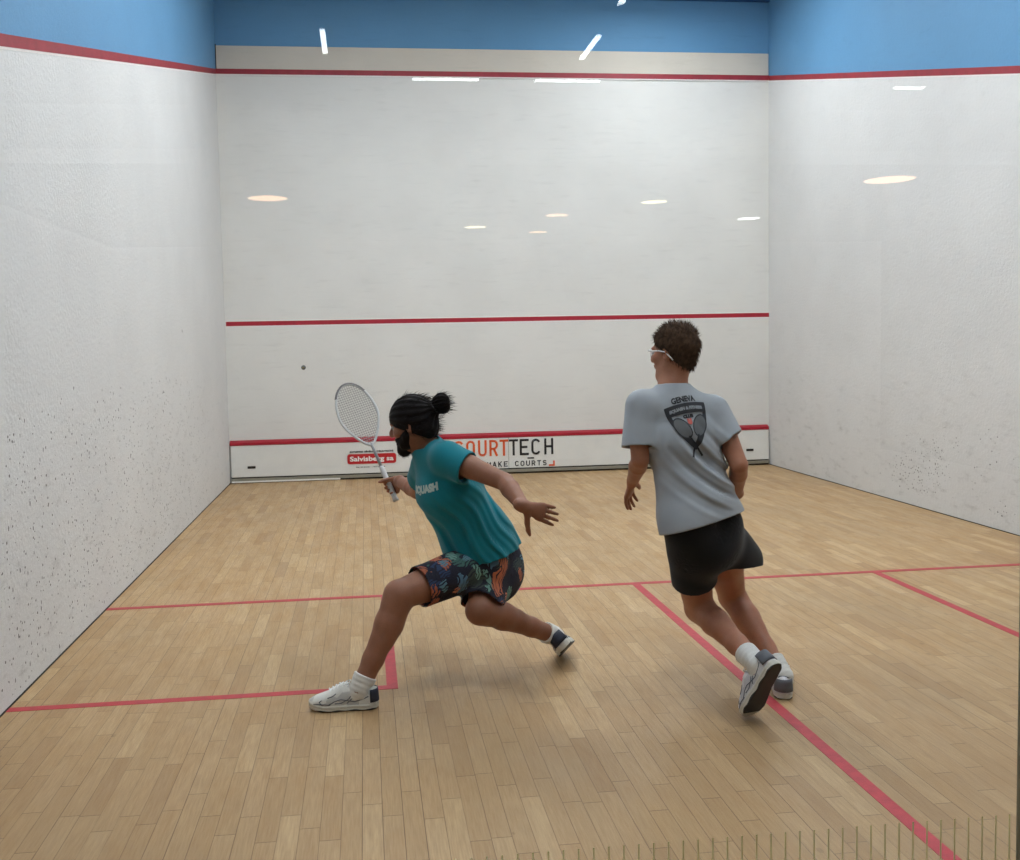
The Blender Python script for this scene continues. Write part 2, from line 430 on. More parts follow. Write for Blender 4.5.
# side walls: white plaster below the sloping out line, blue above; split as one wall each with two pieces
def side(name, x0, x1, zf, zb):
    V = []
    for x in (x0, x1): V += [(x, 0, 0), (x, D+T, 0), (x, D+T, zf+(zf-zb)/D*T), (x, 0, zb)]
    Fq = [(0, 1, 2, 3), (7, 6, 5, 4), (0, 4, 5, 1), (1, 5, 6, 2), (2, 6, 7, 3), (3, 7, 4, 0)]
    return struct(MB().add(V, Fq).build(name, M['side']))
def side_up(name, x0, x1, zf, zb):
    V = []
    for x in (x0, x1): V += [(x, 0, zb), (x, D+T, zf+(zf-zb)/D*T), (x, D+T, H), (x, 0, H)]
    Fq = [(0, 1, 2, 3), (7, 6, 5, 4), (0, 4, 5, 1), (1, 5, 6, 2), (2, 6, 7, 3), (3, 7, 4, 0)]
    return struct(MB().add(V, Fq).build(name, M['blue']))
for s, x0, x1 in (('left', -T, 0), ('right', W, W+T)):
    side('wall_'+s, x0, x1, 4.60, 2.15); side_up('wall_'+s+'_upper', x0, x1, 4.60, 2.15)
struct(MB().box(-T, W+T, 0, D+T, H, H+.1).build('ceiling', M['ceil']))
struct(MB().box(0, W, D-.04, D, H-.02, H).build('trim_15', M['dkblue']))
# pale board between the out line and the blue paint
struct(MB().box(.01, W-.01, D-.015, D, 4.632, 4.885).build('trim_1', M['tan'], bevel=.002))
struct(MB().box(0, .01, D-.012, D, 4.632, 4.9).build('trim_2', M['dark']))
# painted lines
def line_box(n, b, mat): return struct(MB().box(*b).build('trim_%d' % n, mat))
e = .002
line_box(3, (0, W, D-.018, D, 4.575, 4.632), M['redwall']); line_box(4, (0, W, D-.016, D, 4.563, 4.575), M['white_edge'])
line_box(5, (.012, W-.0, D-e, D, 1.783, 1.833), M['red'])
mb = MB().box(.012, W, D-e*.8, D, 1.770, 1.783).box(.012, W, D-e*.8, D, 1.833, 1.844); struct(mb.build('trim_6', M['white_edge']))
def slope_line(n, x, sgn, z_off0, z_off1, mat, th):
    zf, zb = 4.60, 2.15; V = []
    for xx in (x, x+sgn*th):
        V += [(xx, 0, zb+z_off0), (xx, D-.016, zf+z_off0), (xx, D-.016, zf+z_off1), (xx, 0, zb+z_off1)]
    struct(MB().add(V, [(0, 1, 2, 3), (7, 6, 5, 4), (0, 4, 5, 1), (1, 5, 6, 2), (2, 6, 7, 3), (3, 7, 4, 0)]).build('trim_%d' % n, mat))
slope_line(7, 0, 1, -.028, .028, M['redwall'], .003); slope_line(8, 0, 1, -.040, -.028, M['white_edge'], .002)
slope_line(9, W, -1, -.028, .028, M['redwall'], .003); slope_line(10, W, -1, -.040, -.028, M['white_edge'], .002)
# floor lines
ys = D-5.46
def fl(n, x0, x1, y0, y1, z=.0015):
    struct(MB().box(x0, x1, y0, y1, 0, z).build('trim_%d' % n, M['redfloor']))
fl(11, .0, W, ys-.05, ys)                                  # short line
fl(12, 3.175, 3.225, 0.02, ys-.05, .0014)                  # half court line
fl(13, 1.612, 1.662, ys-1.685, ys-.05, .0013); fl(14, 0, 1.612, ys-1.685, ys-1.635, .0012)
fl(16, 4.76, 4.81, ys-1.66, ys-.05, .0013); fl(17, 4.81, W, ys-1.66, ys-1.61, .0012)
# dark strips painting the shadow line in the gap along the walls
struct(MB().box(0, .005, 0, D, 0, .006).build('gap_shadow_left', M['dark']))
struct(MB().box(W-.005, W, 0, D, 0, .006).build('gap_shadow_right', M['dark']))

# tin
tin = bpy.data.objects.new('tin_board', None); C.objects.link(tin); tin.location = (3.2, D-.03, 0)
tag(tin, 'low white tin board with red top line and sponsor logos along the front wall', 'tin')
o3 = (3.2, D-.03, 0)
def P3(mb, name, mat, par=tin, **k): return mb.build(name, mat, par, origin=o3, **k)
P3(MB().box(.02, W-.03, D-.045, D-.001, .068, .428), 'panel', M['tin'], bevel=.003)
V = [(x, y, z) for x in (.012, W-.025) for y, z in ((D-.001, .43), (D-.05, .43), (D-.05, .462), (D-.001, .486))]
P3(MB().add(V, [(0, 1, 2, 3), (7, 6, 5, 4), (0, 4, 5, 1), (1, 5, 6, 2), (2, 6, 7, 3), (3, 7, 4, 0)]), 'top_rail', M['red'])
P3(MB().box(3.196, 3.201, D-.047, D-.044, .068, .428), 'panel_joint', M['skirt'])
P3(MB().box(.012, W-.02, D-.03, D-.001, .0, .070), 'backing_strip', M['dark'])
P3(MB().box(.012, W-.02, D-.05, D-.03, .020, .054), 'skirting_board', M['skirt'], bevel=.002)
P3(MB().box(.02, 1.24, D-.056, D-.03, .008, .024), 'white_skirting_piece', M['white'])
for x, z in ((.245, .178), (6.137, .188)):
    P3(MB().box(x-.045, x+.045, D-.050, D-.044, z-.014, z+.014), 'slot', M['dark'], bevel=.003)
yb = D-.0465
# red sponsor sticker
def rrect(x0, x1, z0, z1, r, y, th=.002, n=6):
    P = []
    for cx, cz, a0 in ((x1-r, z1-r, 0), (x0+r, z1-r, 90), (x0+r, z0+r, 180), (x1-r, z0+r, 270)):
        for i in range(n+1):
            a = math.radians(a0+90*i/n); P.append((cx+r*math.cos(a), cz+r*math.sin(a)))
    N = len(P); V = [(p[0], y, p[1]) for p in P]+[(p[0], y-th, p[1]) for p in P]
    return V, [tuple(range(N)), tuple(range(2*N-1, N-1, -1))]+[(i, (i+1) % N, N+(i+1) % N, N+i) for i in range(N)]
sx0, sx1, sz0, sz1 = 1.325, 1.885, .176, .292
stk = P3(MB().add(*rrect(sx0, sx1, sz0, sz1, .03, yb)), 'sponsor_sticker', M['logored'])
stk_o = stk
def SUB(mb, name, mat): return mb.build(name, mat, stk_o, origin=o3)
mb = MB(); flat_text(mb, 'Salvisberg sa', sx0+.03, sz0+.034, .052, .50, bold=.0022, y=yb-.003); SUB(mb, 'lettering', M['white'])
mb = MB(); flat_text(mb, 'ENTREPRISE GÉNÉRALE D\'ÉLECTRICITÉ', sx0+.03, sz1+.016, .017, .50, bold=.0012, y=yb); SUB(mb, 'small_print', M['black'])
mb = MB(); flat_text(mb, 'Rte. des Jeunes  -  1227 Carouge', sx0+.10, sz0-.042, .013, .33, bold=.0003, y=yb); SUB(mb, 'small_print', M['black'])
# court maker's logo
def stroke(mb, pts, w, y=yb, th=.002):
    pts = [np.array(p, float) for p in pts]
    for a, b in zip(pts[:-1], pts[1:]):
        d = nrm(b-a); n = np.array([-d[1], d[0]])*w/2; q = [a-d*w*.0+n, b+n, b-n, a-n]
        V = [(p[0], y, p[1]) for p in q]+[(p[0], y-th, p[1]) for p in q]
        mb.add(V, [(0, 1, 2, 3), (7, 6, 5, 4), (0, 4, 5, 1), (1, 5, 6, 2), (2, 6, 7, 3), (3, 7, 4, 0)])
def arc(cx, cz, rx, rz, a0, a1, n=10): return [(cx+rx*math.cos(math.radians(a0+(a1-a0)*i/n)), cz+rz*math.sin(math.radians(a0+(a1-a0)*i/n))) for i in range(n+1)]
def letter(mb, ch, x, z, w, h, s):
    i = s/2; L, Rr, B, Tp = x+i, x+w-i, z+i, z+h-i; cx = (L+Rr)/2; r = (Rr-L)/2; r2 = r*.9
    if ch == 'C': stroke(mb, arc(cx, Tp-r2, r, r2, 15, 180)+arc(cx, B+r2, r, r2, 180, 345), s)
    elif ch == 'O': stroke(mb, arc(cx, Tp-r2, r, r2, 0, 180)+arc(cx, B+r2, r, r2, 180, 360)+[(Rr, Tp-r2)], s)
    elif ch == 'U': stroke(mb, [(L, z+h)]+arc(cx, B+r2, r, r2, 180, 360)+[(Rr, z+h)], s)
    elif ch == 'R':
        stroke(mb, [(L, z), (L, z+h)], s); m = z+h*.45
        stroke(mb, [(L, Tp), (cx, Tp)]+arc(cx, (Tp+m)/2, r, (Tp-m)/2, 90, -90)+[(L, m)], s); stroke(mb, [(cx, m), (Rr, z)], s)
    elif ch == 'T': stroke(mb, [(x, Tp), (x+w, Tp)], s); stroke(mb, [(cx, z), (cx, Tp)], s)
    elif ch == 'E':
        stroke(mb, [(L, z), (L, z+h)], s)
        for zz, ww in ((B, w), (z+h*.5, w*.85), (Tp, w)): stroke(mb, [(L, zz), (x+ww, zz)], s)
    elif ch == 'H': stroke(mb, [(L, z), (L, z+h)], s); stroke(mb, [(Rr, z), (Rr, z+h)], s); stroke(mb, [(L, z+h*.5), (Rr, z+h*.5)], s)
    elif ch == 'W': stroke(mb, [(L, z+h), (x+w*.27, z), (cx, z+h*.8), (x+w*.73, z), (Rr, z+h)], s)
    elif ch == 'M': stroke(mb, [(L, z), (L, Tp), (cx, z+h*.3), (Rr, Tp), (Rr, z)], s)
    elif ch == 'A': stroke(mb, [(L, z), (cx, z+h), (Rr, z)], s); stroke(mb, [(x+w*.22, z+h*.32), (x+w*.78, z+h*.32)], s)
    elif ch == 'K': stroke(mb, [(L, z), (L, z+h)], s); stroke(mb, [(L, z+h*.38), (Rr, z+h)], s); stroke(mb, [(x+w*.4, z+h*.52), (Rr, z)], s)
    elif ch == 'S':
        m = z+h*.5; q = (Tp-m)/2
        stroke(mb, arc(cx, Tp-q, r, q, 20, 270)+arc(cx, B+q, r, q, 90, -160), s)
zL, hL = .216, .190
logo = None
LET = {}
def put_letters(txt, xs, w, h, s, z, mat, par):
    for ch, x in zip(txt, xs):
        mb = MB(); letter(mb, ch, x, z, w, h, s); mb.build('letter', mat, par, origin=o3)
mb = MB(); letter(mb, 'C', 2.560, zL, .108, hL, .026)
logo = P3(mb, 'court_maker_logo', M['orange'])
put_letters('OURT', (2.700, 2.838, 2.972, 3.092), .103, hL, .026, zL, M['orange'], logo)
put_letters('TECH', (3.204, 3.330, 3.468, 3.622), .108, hL, .026, zL, M['black'], logo)
mb = MB(); mb.add(*rrect(3.42, 3.50, .172, .188, .004, yb)); mb.build('underscore', M['black'], logo, origin=o3)
s = 'WE MAKE COURTS'; x1 = 3.655; sp = .066
put_letters(s.replace(' ', ''), [x1-(len(s)-i)*sp+.012 for i in range(len(s)) if s[i] != ' '], .046, .062, .011, .088, M['black'], logo)
mb = MB(); mb.add(*[([(x, y, z) for y in (yb, yb-.002) for x, z in ((3.675, .078), (3.745, .078), (3.745, .140), (3.725, .140), (3.725, .098), (3.675, .098))], [(0, 1, 2, 3, 4, 5), (11, 10, 9, 8, 7, 6)]+[(i, (i+1) % 6, 6+(i+1) % 6, 6+i) for i in range(6)])][0]); mb.build('corner_mark', M['orange'], logo, origin=o3)

# court luminaires
lum = emis('court_lamp_glow', (.925, .975, 1.02), 1)
LUM = lum.node_tree.nodes['Emission'] if 'Emission' in lum.node_tree.nodes else [n for n in lum.node_tree.nodes if n.type == 'EMISSION'][0]
LUM.inputs[1].default_value = 23.8
for i, (x, y) in enumerate(((1.75, 1.7), (4.65, 1.7), (1.75, 4.7), (4.65, 4.7), (1.9, 6.7), (4.9, 8.0))):
    t = bpy.data.objects.new('ceiling_light', None); C.objects.link(t); t.location = (x, y, H-.12)
    tag(t, 'long white court luminaire %s of the court ceiling' % ['near the glass on the left', 'near the glass on the right', 'at the middle left', 'at the middle right', 'closest to the front wall on the left', 'closest to the front wall on the right'][i], 'ceiling light', 'court ceiling luminaires')
    MB().box(-.36, .36, -.7, .7, .02, .12).build('housing', M['metal'], t, bevel=.01)
    MB().box(-.32, .32, -.66, .66, -.005, .018).build('diffuser', lum, t)

# glass back wall
g = bpy.data.materials.new('clear_glass'); g.use_nodes = True; n = g.node_tree.nodes; n.clear(); lk = g.node_tree.links
tr = n.new('ShaderNodeBsdfTransparent'); tr.inputs[0].default_value = (.985, .992, .988, 1); gl = n.new('ShaderNodeBsdfGlossy'); gl.inputs['Roughness'].default_value = .0
fr = n.new('ShaderNodeFresnel'); gm = n.new('ShaderNodeNewGeometry'); mr = n.new('ShaderNodeMapRange'); mr.inputs[3].default_value = 1.5; mr.inputs[4].default_value = 1/1.5; lk.new(gm.outputs['Backfacing'], mr.inputs[0]); lk.new(mr.outputs[0], fr.inputs[0]); mx = n.new('ShaderNodeMixShader'); ou = n.new('ShaderNodeOutputMaterial')
lk.new(fr.outputs[0], mx.inputs[0]); lk.new(tr.outputs[0], mx.inputs[1]); lk.new(gl.outputs[0], mx.inputs[2]); lk.new(mx.outputs[0], ou.inputs[0])
M['glass'] = g
xe = 2.764
struct(MB().box(0, xe, -.012, 0, 0.0, 2.2).build('window_1', g)).name = 'window_1'
struct(MB().box(xe+.03, W, -.012, 0, 0.0, 2.2).build('window_2', g))
struct(MB().box(xe, xe+.03, -.0135, .002, 0, 2.2).build('trim_18', M['post'], bevel=.004))
win = bpy.data.objects['window_1']
mb = MB(); x = xe-.0130
while x > .1:
    mb.box(x-.0015, x+.0015, 0, .0006, 0.0, .597); x -= .02790
o = mb.build('etched_stripes', M['stripe'], win)
struct(MB().box(-T, W+T, -.1, .05, 2.2, H).build('wall_back', M['front']))

# spectator hall behind the glass
hx0, hx1, hy, hz = -1.5, 8.5, -11.0, 3.2
struct(MB().box(hx0, hx1, hy, 0, -.12, -.001).build('floor_hall', M['hallfloor']))
struct(MB().box(hx0-.1, hx0, hy, 0, 0, hz).build('wall_hall_left', M['hallwall']))
struct(MB().box(hx1, hx1+.1, hy, 0, 0, hz).build('wall_hall_right', M['hallwall']))
struct(MB().box(hx0, hx1, hy-.1, hy, 0, hz).build('wall_hall_back', M['hallwall']))
struct(MB().box(hx0, hx1, -5.4, -.1, hz, hz+.1).build('ceiling_hall', M['hallceil']))
struct(MB().box(hx0, hx1, hy, -5.4, 2.8, 2.9).build('ceiling_hall_low', M['hallceil']))
warm = emis('downlight_warm', (1.0, .60, .34), 10); yell = emis('downlight_yellow', (1.0, .86, .55), 12)
peach = emis('downlight_dim', (1.0, .62, .40), 8); cool = emis('tube_white', (.95, 1.0, 1.0), 16)
def disc(x, y, z, r, m, lab):
    t = bpy.data.objects.new('downlight', None); C.objects.link(t); t.location = (x, y, z)
    tag(t, lab, 'downlight', 'round downlights of the spectator hall')
    n = 40
    def ring(r0, z0): return [(r0*math.cos(2*PI*i/n), r0*math.sin(2*PI*i/n), z0) for i in range(n)]
    V = ring(r, -.012)+ring(r, 0); MB().add(V, [tuple(range(n-1, -1, -1)), tuple(range(n, 2*n))]+[(i, (i+1) % n, n+(i+1) % n, n+i) for i in range(n)]).build('diffuser', m, t)
    V = ring(r+.001, -.014)+ring(r+.016, -.014)+ring(r+.016, 0)+ring(r+.001, 0)
    MB().add(V, [(k*n+i, k*n+(i+1) % n, ((k+1) % 4)*n+(i+1) % n, ((k+1) % 4)*n+i) for k in range(4) for i in range(n)]).build('trim_ring', M['hallceil'], t)
disc(.775, -6.92, 2.8, .165, warm, 'large peach round light mirrored in the glass at far left')
disc(5.83, -6.0, 2.8, .195, warm, 'large peach round light mirrored in the glass over the right wall')
disc(4.22, -7.2, 2.8, .115, yell, 'pale yellow round light mirrored right of centre')
disc(3.495, -8.08, 2.8, .115, peach, 'soft orange round light mirrored above the middle of the service line')
disc(2.78, -9.03, 2.8, .115, yell, 'cream round light mirrored left of the two orange ones')
disc(3.565, -9.53, 2.8, .11, peach, 'faintest pinkish round light mirrored lowest in the middle')
disc(5.615, -8.43, 2.8, .115, cool, 'bright white round light mirrored beside the right corner')
def tube(x, y, lx, ly, lab, z=3.2, w=.017, m=cool):
    t = bpy.data.objects.new('ceiling_light', None); C.objects.link(t); t.location = (x, y, z)
    tag(t, lab, 'tube light', 'white tube lights of the spectator hall')
    a, b = (lx/2 if lx else w), (ly/2 if ly else w)
    MB().box(-a, a, -b, b, -.022, -.012).build('tube', m, t)
    MB().box(-a-.004, a+.004, -b-.004, b+.004, -.012, 0).build('housing', M['hallceil'], t)
def mirp(u, v, h):
    d = _R @ np.array([(u-CX)/FOC, -(v-CY)/FOC, -1.0]); g_ = CP+d*(0-CP[1])/d[1]; m_ = d*np.array([1, -1, 1]); return g_+m_*(h-g_[2])/m_[2]
TUBES = ((324, 45, 0, .40, 'upright white tube light mirrored on the pale board at left'), (589.5, 50.5, 0, .42, 'slanting white tube light mirrored on the pale board near the middle'),
         (319.5, -3.5, 0, .12, 'small white tube mirrored at the top edge left of centre'), (623, 3, 0, .12, 'small white tube mirrored at the top edge right of centre'),
         (446, 82, .42, 0, 'thin level white tube mirrored left under the red out line'), (567, 83.5, .42, 0, 'thin level white tube mirrored mid wall under the red out line'),
         (908, 90.5, .21, 0, 'short level white tube mirrored over the right wall'))
for u, v, lx, ly, lab in TUBES:
    p = mirp(u, v, 3.17); tube(p[0], p[1], lx, ly, lab, z=3.2, w=.014 if ly else .008)
t = bpy.data.objects.new('ceiling_light', None); C.objects.link(t); t.location = (2.6, -.75, 3.2)  # added fill lamp, out of view, brightens the glass stripes and post
tag(t, 'added long white fill luminaire, out of view on the hall ceiling just outside the glass', 'ceiling light')
MB().box(-1.2, 1.2, -.16, .16, -.06, 0).build('housing', M['metal'], t, bevel=.01)
MB().box(-1.15, 1.15, -.12, .12, -.075, -.058).build('diffuser', cool, t)
w = bpy.data.worlds.new('world'); sc.world = w; w.use_nodes = True
w.node_tree.nodes['Background'].inputs[0].default_value = (.6, .65, .7, 1); w.node_tree.nodes['Background'].inputs[1].default_value = .02

# ------------------------------------------------------------------ people
def frame(fwd, up):
    u = nrm(up); f = nrm(np.asarray(fwd, float)-u*np.dot(fwd, u)); l = np.cross(u, f); return f, l, u
def hand(v, wrist, d, t, right, spread=.25, curl=(.25, .3, .25), curls=None, thumb=(.75, .65, .15), sc=1.0):
    "palm, four unequal fingers and a thumb leaving its side; d to the fingertips, t to the thumb side"
    d = nrm(d); t = nrm(np.asarray(t)-d*np.dot(t, d)); n = np.cross(t, d) if right else np.cross(d, t)
    w = np.asarray(wrist, float); S = sc
    v.ell(w+d*.018*S, w+d*.088*S, .024*S, .016*S, .041*S, .0145*S, t, k=.012)
    v.cone(w-d*.02*S, w+d*.02*S, .024*S, .022*S, k=.012)
    L = (.078, .084, .078, .062); off = (.030, .0105, -.0100, -.029)
    for i in range(4):
        c = curls[i] if curls else curl
        b = w+d*(.088-.004*abs(i-1.2))*S+t*off[i]*S; q = nrm(d+t*spread*off[i]/.03)
        ax = nrm(np.cross(q, n)); P = [b-q*.012, b]; R = [.0098*S, .0096*S]
        for j, (fr, rr) in enumerate(zip((.46, .30, .24), (.0088, .0080, .0068))):
            q = rotv(q, ax, c[j]); P.append(P[-1]+q*L[i]*fr*S); R.append(rr*S)
        v.chain(P, R, k=.0025)
    b = w+d*.028*S+t*.024*S; q = nrm(d*thumb[0]+t*thumb[1]+n*thumb[2]); P = [b-q*.01, b, b+q*.040*S]; q2 = nrm(q+d*.25+n*.15); P.append(P[-1]+q2*.032*S); P.append(P[-1]+nrm(q2+d*.2)*.022*S)
    v.chain(P, [.015*S, .0145*S, .0115*S, .0102*S, .0082*S], k=.006)
    return n
def head(v, c, fwd, up, neck):
    f, l, u = frame(fwd, up); c = np.asarray(c, float); A = (l, f, u)
    p = lambda a, b, e: c+l*a+f*b+u*e
    v.egg(p(0, -.012, .028), A, (.076, .094, .088), k=.02)
    v.egg(p(0, .030, -.045), A, (.056, .060, .068), k=.03)
    v.cone(p(.012, .066, -.098), p(-.012, .066, -.098), .020, .020, k=.025)
    for s in (1, -1):
        v.cone(p(s*.052, .0, -.045), p(s*.02, .06, -.095), .018, .016, k=.02)
        v.egg(p(s*.040, .062, -.018), A, (.022, .022, .020), k=.02)
        v.egg(p(s*.031, .092, .006), A, (.015, .012, .010), k=.008, sub=True)
        e = nrm(l*s+f*-.35); ea = (e, np.cross(u, e), u)
        v.egg(p(s*.080, -.012, -.004), ea, (.010, .019, .032), k=.006)
        v.egg(p(s*.086, -.004, -.002), ea, (.006, .009, .017), k=.004, sub=True)
    v.egg(p(0, .082, .026), A, (.046, .014, .012), k=.015)
    v.chain([p(0, .090, .012), p(0, .104, -.014), p(0, .107, -.024)], [.0085, .011, .0125], k=.012)
    for s in (1, -1): v.egg(p(s*.012, .099, -.025), A, (.008, .009, .007), k=.006)
    v.egg(p(0, .092, -.047), A, (.023, .009, .006), k=.005); v.egg(p(0, .090, -.058), A, (.020, .009, .007), k=.005)
    v.chain([neck, p(0, -.022, -.055)], [.052, .050], k=.03)
    v.cone(np.asarray(neck)+f*.01, p(0, .02, -.07), .050, .044, k=.03)
    return f, l, u, p
def strands(V0, N0, count, length, rad, flow, jitter, seed, curve=.5, pick=None):
    r = np.random.default_rng(seed); mb = MB(); idx = r.integers(0, len(V0), count*3); got = 0
    for i in idx:
        if pick is not None and not pick(V0[i]): continue
        p = V0[i]; n = N0[i]; d = nrm(n*1.0+flow(p)+r.normal(size=3)*jitter); L = length*r.uniform(.6, 1.3); P = [p-n*.006]
        for k in range(3):
            P.append(P[-1]+d*L/3); d = nrm(d+flow(p)*curve+np.array([0, 0, -.12]))
        mb.tube(P, [rad, rad*.9, rad*.6, rad*.12], 4, caps=False); got += 1
        if got >= count: break
    return mb
def normals(V, Q):
    n = np.cross(V[Q[:, 2]]-V[Q[:, 0]], V[Q[:, 3]]-V[Q[:, 1]]); N = np.zeros_like(V)
    for a in range(4): np.add.at(N, Q[:, a], n)
    return N/(np.linalg.norm(N, axis=1)[:, None]+1e-12)

def shoe_parts(name_pair, sole_m, up_m, lace_m, heel_m, stripe_m):
    "one trainer in its own frame: x to the toe, z up, origin under the ankle on the sole"
    def prof(x):
        xs = [-.078, -.070, -.045, 0, .05, .10, .15, .185, .205, .216]
        w = np.interp(x, xs, [.004, .022, .034, .036, .037, .046, .051, .043, .028, .006])
        return w
    h = .0028; G = Vol((-.10, -.07, -.012), (.24, .07, .14), h); X, Y, Z = G.XYZ()
    w = prof(X); lift = np.clip((X-.13)/.09, 0, 1)**2*.016+np.clip((-.04-X)/.04, 0, 1)**2*.006
    cy = .004*np.sin((X+.05)*12)
    ex = np.maximum(np.abs(X-.069)-.147, 0)
    # sole
    zt = .026+lift; zb = lift+.0005
    q = np.abs(Y-cy)-(w+.004-.35*np.abs(Z-.014-lift)*.3)
    d = np.maximum(np.maximum(q, Z-zt), zb-Z); d = np.maximum(d, np.abs(X-.069)-.147)
    groove = np.abs(Z-(.0135+lift))-.0015
    d = np.maximum(d, -np.maximum(groove, -(q+.003)))
    G.d[:] = d.astype(F4); sole = G.mesh(1)
    # upper
    G2 = Vol((-.10, -.07, -.012), (.24, .07, .14), h)
    top = np.interp(X, [-.08, -.072, -.05, -.02, .02, .05, .07, .10, .14, .18, .205, .216], [.05, .088, .094, .082, .080, .102, .108, .092, .072, .058, .046, .02])+0
    zc = .02+lift; hh = np.maximum(top-zc, .01); r = (np.abs((Y-cy)/w)**2.4+np.abs(np.maximum(Z-zc, 0)/hh)**2.6)**(1/2.4)
    d = (r-1)*np.minimum(w, hh)*.8; d = np.maximum(d, (.012+lift)-Z); d = np.maximum(d, np.abs(X-.069)-.145)
    G2.d[:] = np.minimum(d, .3).astype(F4)
    G2.cone((.002, 0, .055), (-.012, 0, .14), .031, .040, k=.006, sub=True)
    upper = G2.mesh(1)
    col = MB(); n = 28; P = []
    for i in range(n):
        a = 2*PI*i/n; x = .0+.036*math.cos(a)-.004; y = .0325*math.sin(a); z = float(np.interp(x, [-.05, -.03, 0, .03], [.093, .084, .079, .084])); P.append((x, y, z))
    col.tube(P, .006, 6, closed=True)
    lac = MB()
    for i in range(6):
        x = .048+i*.015; zt_ = float(np.interp(x, [.02, .05, .07, .10, .14], [.080, .102, .108, .092, .072])); ww = .020+.001*i
        for sg in (1, -1):
            P = [(x+.004*sg-.006*sg*t_, ww*t_, zt_+.0035-abs(t_)**2*.010) for t_ in np.linspace(-1, 1, 7)]; lac.tube(P, .0028, 6)
    for sg in (1, -1):
        lac.tube([(.046, 0, .106), (.040, .016*sg, .114), (.052, .028*sg, .108), (.060, .012*sg, .109), (.048, 0, .107)], .0024, 6)
    hc = MB()
    hv = []; hf = []
    for i in range(13):
        a = math.radians(110+140*i/12)
        for k, z in enumerate((.034, .052, .070, .086)):
            s_ = 1.0-.10*k/3; hv.append((-.030+.0475*s_*math.cos(a)*.98, .0385*s_*math.sin(a), z))
    for i in range(12):
        for k in range(3): hf.append((i*4+k, i*4+4+k, i*4+5+k, i*4+1+k))
    hc.add(hv, hf)
    st = MB()
    bv = BVHTree.FromPolygons([Vector(v) for v in upper[0]], [tuple(f) for f in upper[1].tolist()])
    for sg in (1, -1):
        for pts in ([(.125, .032), (.10, .045), (.075, .052), (.05, .046), (.02, .040), (-.02, .050), (-.045, .062)], [(.10, .036), (.075, .036), (.045, .050), (.030, .066)], [(.15, .030), (.165, .042), (.15, .052)], [(.20, .030), (.17, .034), (.14, .034), (.11, .030)], [(.13, .058), (.11, .064), (.09, .078)], [(.05, .034), (.03, .052), (.01, .062)]):
            P = []
            for k in range(len(pts)-1):
                for t_ in np.linspace(0, 1, 5)[:-1]: P.append((pts[k][0]*(1-t_)+pts[k+1][0]*t_, pts[k][1]*(1-t_)+pts[k+1][1]*t_))
            Q = []
            for x, z in P:
                hit = bv.ray_cast(Vector((x, sg*.2, z)), Vector((0, -sg, 0)))
                if hit[0] is not None: Q.append(np.array(hit[0]))
            if len(Q) > 2: st.tube(Q, .0022, 5)
    return dict(sole=(sole, sole_m), upper=(upper, up_m), collar=(col, heel_m), laces=(lac, lace_m), heel_patch=(hc, heel_m), side_flash=(st, stripe_m))
def place_shoe(parts, person, base, ankle_floor, toe, up, cache):
    f, l, u = frame(toe, up); Mx = Matrix((( f[0], l[0], u[0], ankle_floor[0]-base[0]), (f[1], l[1], u[1], ankle_floor[1]-base[1]), (f[2], l[2], u[2], ankle_floor[2]-base[2]), (0, 0, 0, 1)))
    first = 'o' not in cache; root = None
    if first: cache['o'] = {}
    for nme in ('upper', 'sole', 'collar', 'laces', 'heel_patch', 'side_flash'):
        g, m = parts[nme]
        if first:
            if isinstance(g, MB): o = g.build('shoe' if nme == 'upper' else nme, m, None, smooth=True)
            else: o = mesh_np('shoe' if nme == 'upper' else nme, g[0], g[1].tolist(), True, m)
            if nme == 'heel_patch': sm = o.modifiers.new('solid', 'SOLIDIFY'); sm.thickness = .004; sm.offset = 1
            cache['o'][nme] = o
        else:
            o = cache['o'][nme].copy(); C.objects.link(o)
        if nme == 'upper': o.parent = person; o.matrix_parent_inverse = Matrix.Identity(4); o.matrix_local = Mx; root = o
        else: o.parent = root; o.matrix_parent_inverse = Matrix.Identity(4); o.matrix_local = Matrix.Identity(4)
    return root

def limb_leg(v, hip, knee, ank, bulge, s=1.0):
    "thigh, knee, calf with its muscle behind (bulge = direction of the back of the leg)"
    hip, knee, ank = map(lambda q: np.asarray(q, float), (hip, knee, ank)); b = nrm(bulge)
    v.chain([hip, hip+(knee-hip)*.45, knee], [.088*s, .076*s, .056*s], k=.03)
    v.cone(knee-b*.006, knee-b*.006+(ank-knee)*.1, .050*s, .046*s, k=.02)
    v.chain([knee, knee+(ank-knee)*.3+b*.008, knee+(ank-knee)*.68+b*.004, ank], [.052*s, .053*s, .039*s, .035*s], k=.02)
    v.ell(knee+(ank-knee)*.10+b*.022, knee+(ank-knee)*.46+b*.020, .042*s, .036*s, .036*s, .028*s, np.cross(b, ank-knee), k=.03)
    v.cone(ank, ank, .036*s, .036*s, k=.01)
def limb_arm(v, sh, el, wr, s=1.0):
    sh, el, wr = map(lambda q: np.asarray(q, float), (sh, el, wr))
    v.chain([sh, sh+(el-sh)*.4, el], [.054*s, .047*s, .037*s], k=.012)
    v.chain([el, el+(wr-el)*.30, wr], [.037*s, .0385*s, .026*s], k=.006)

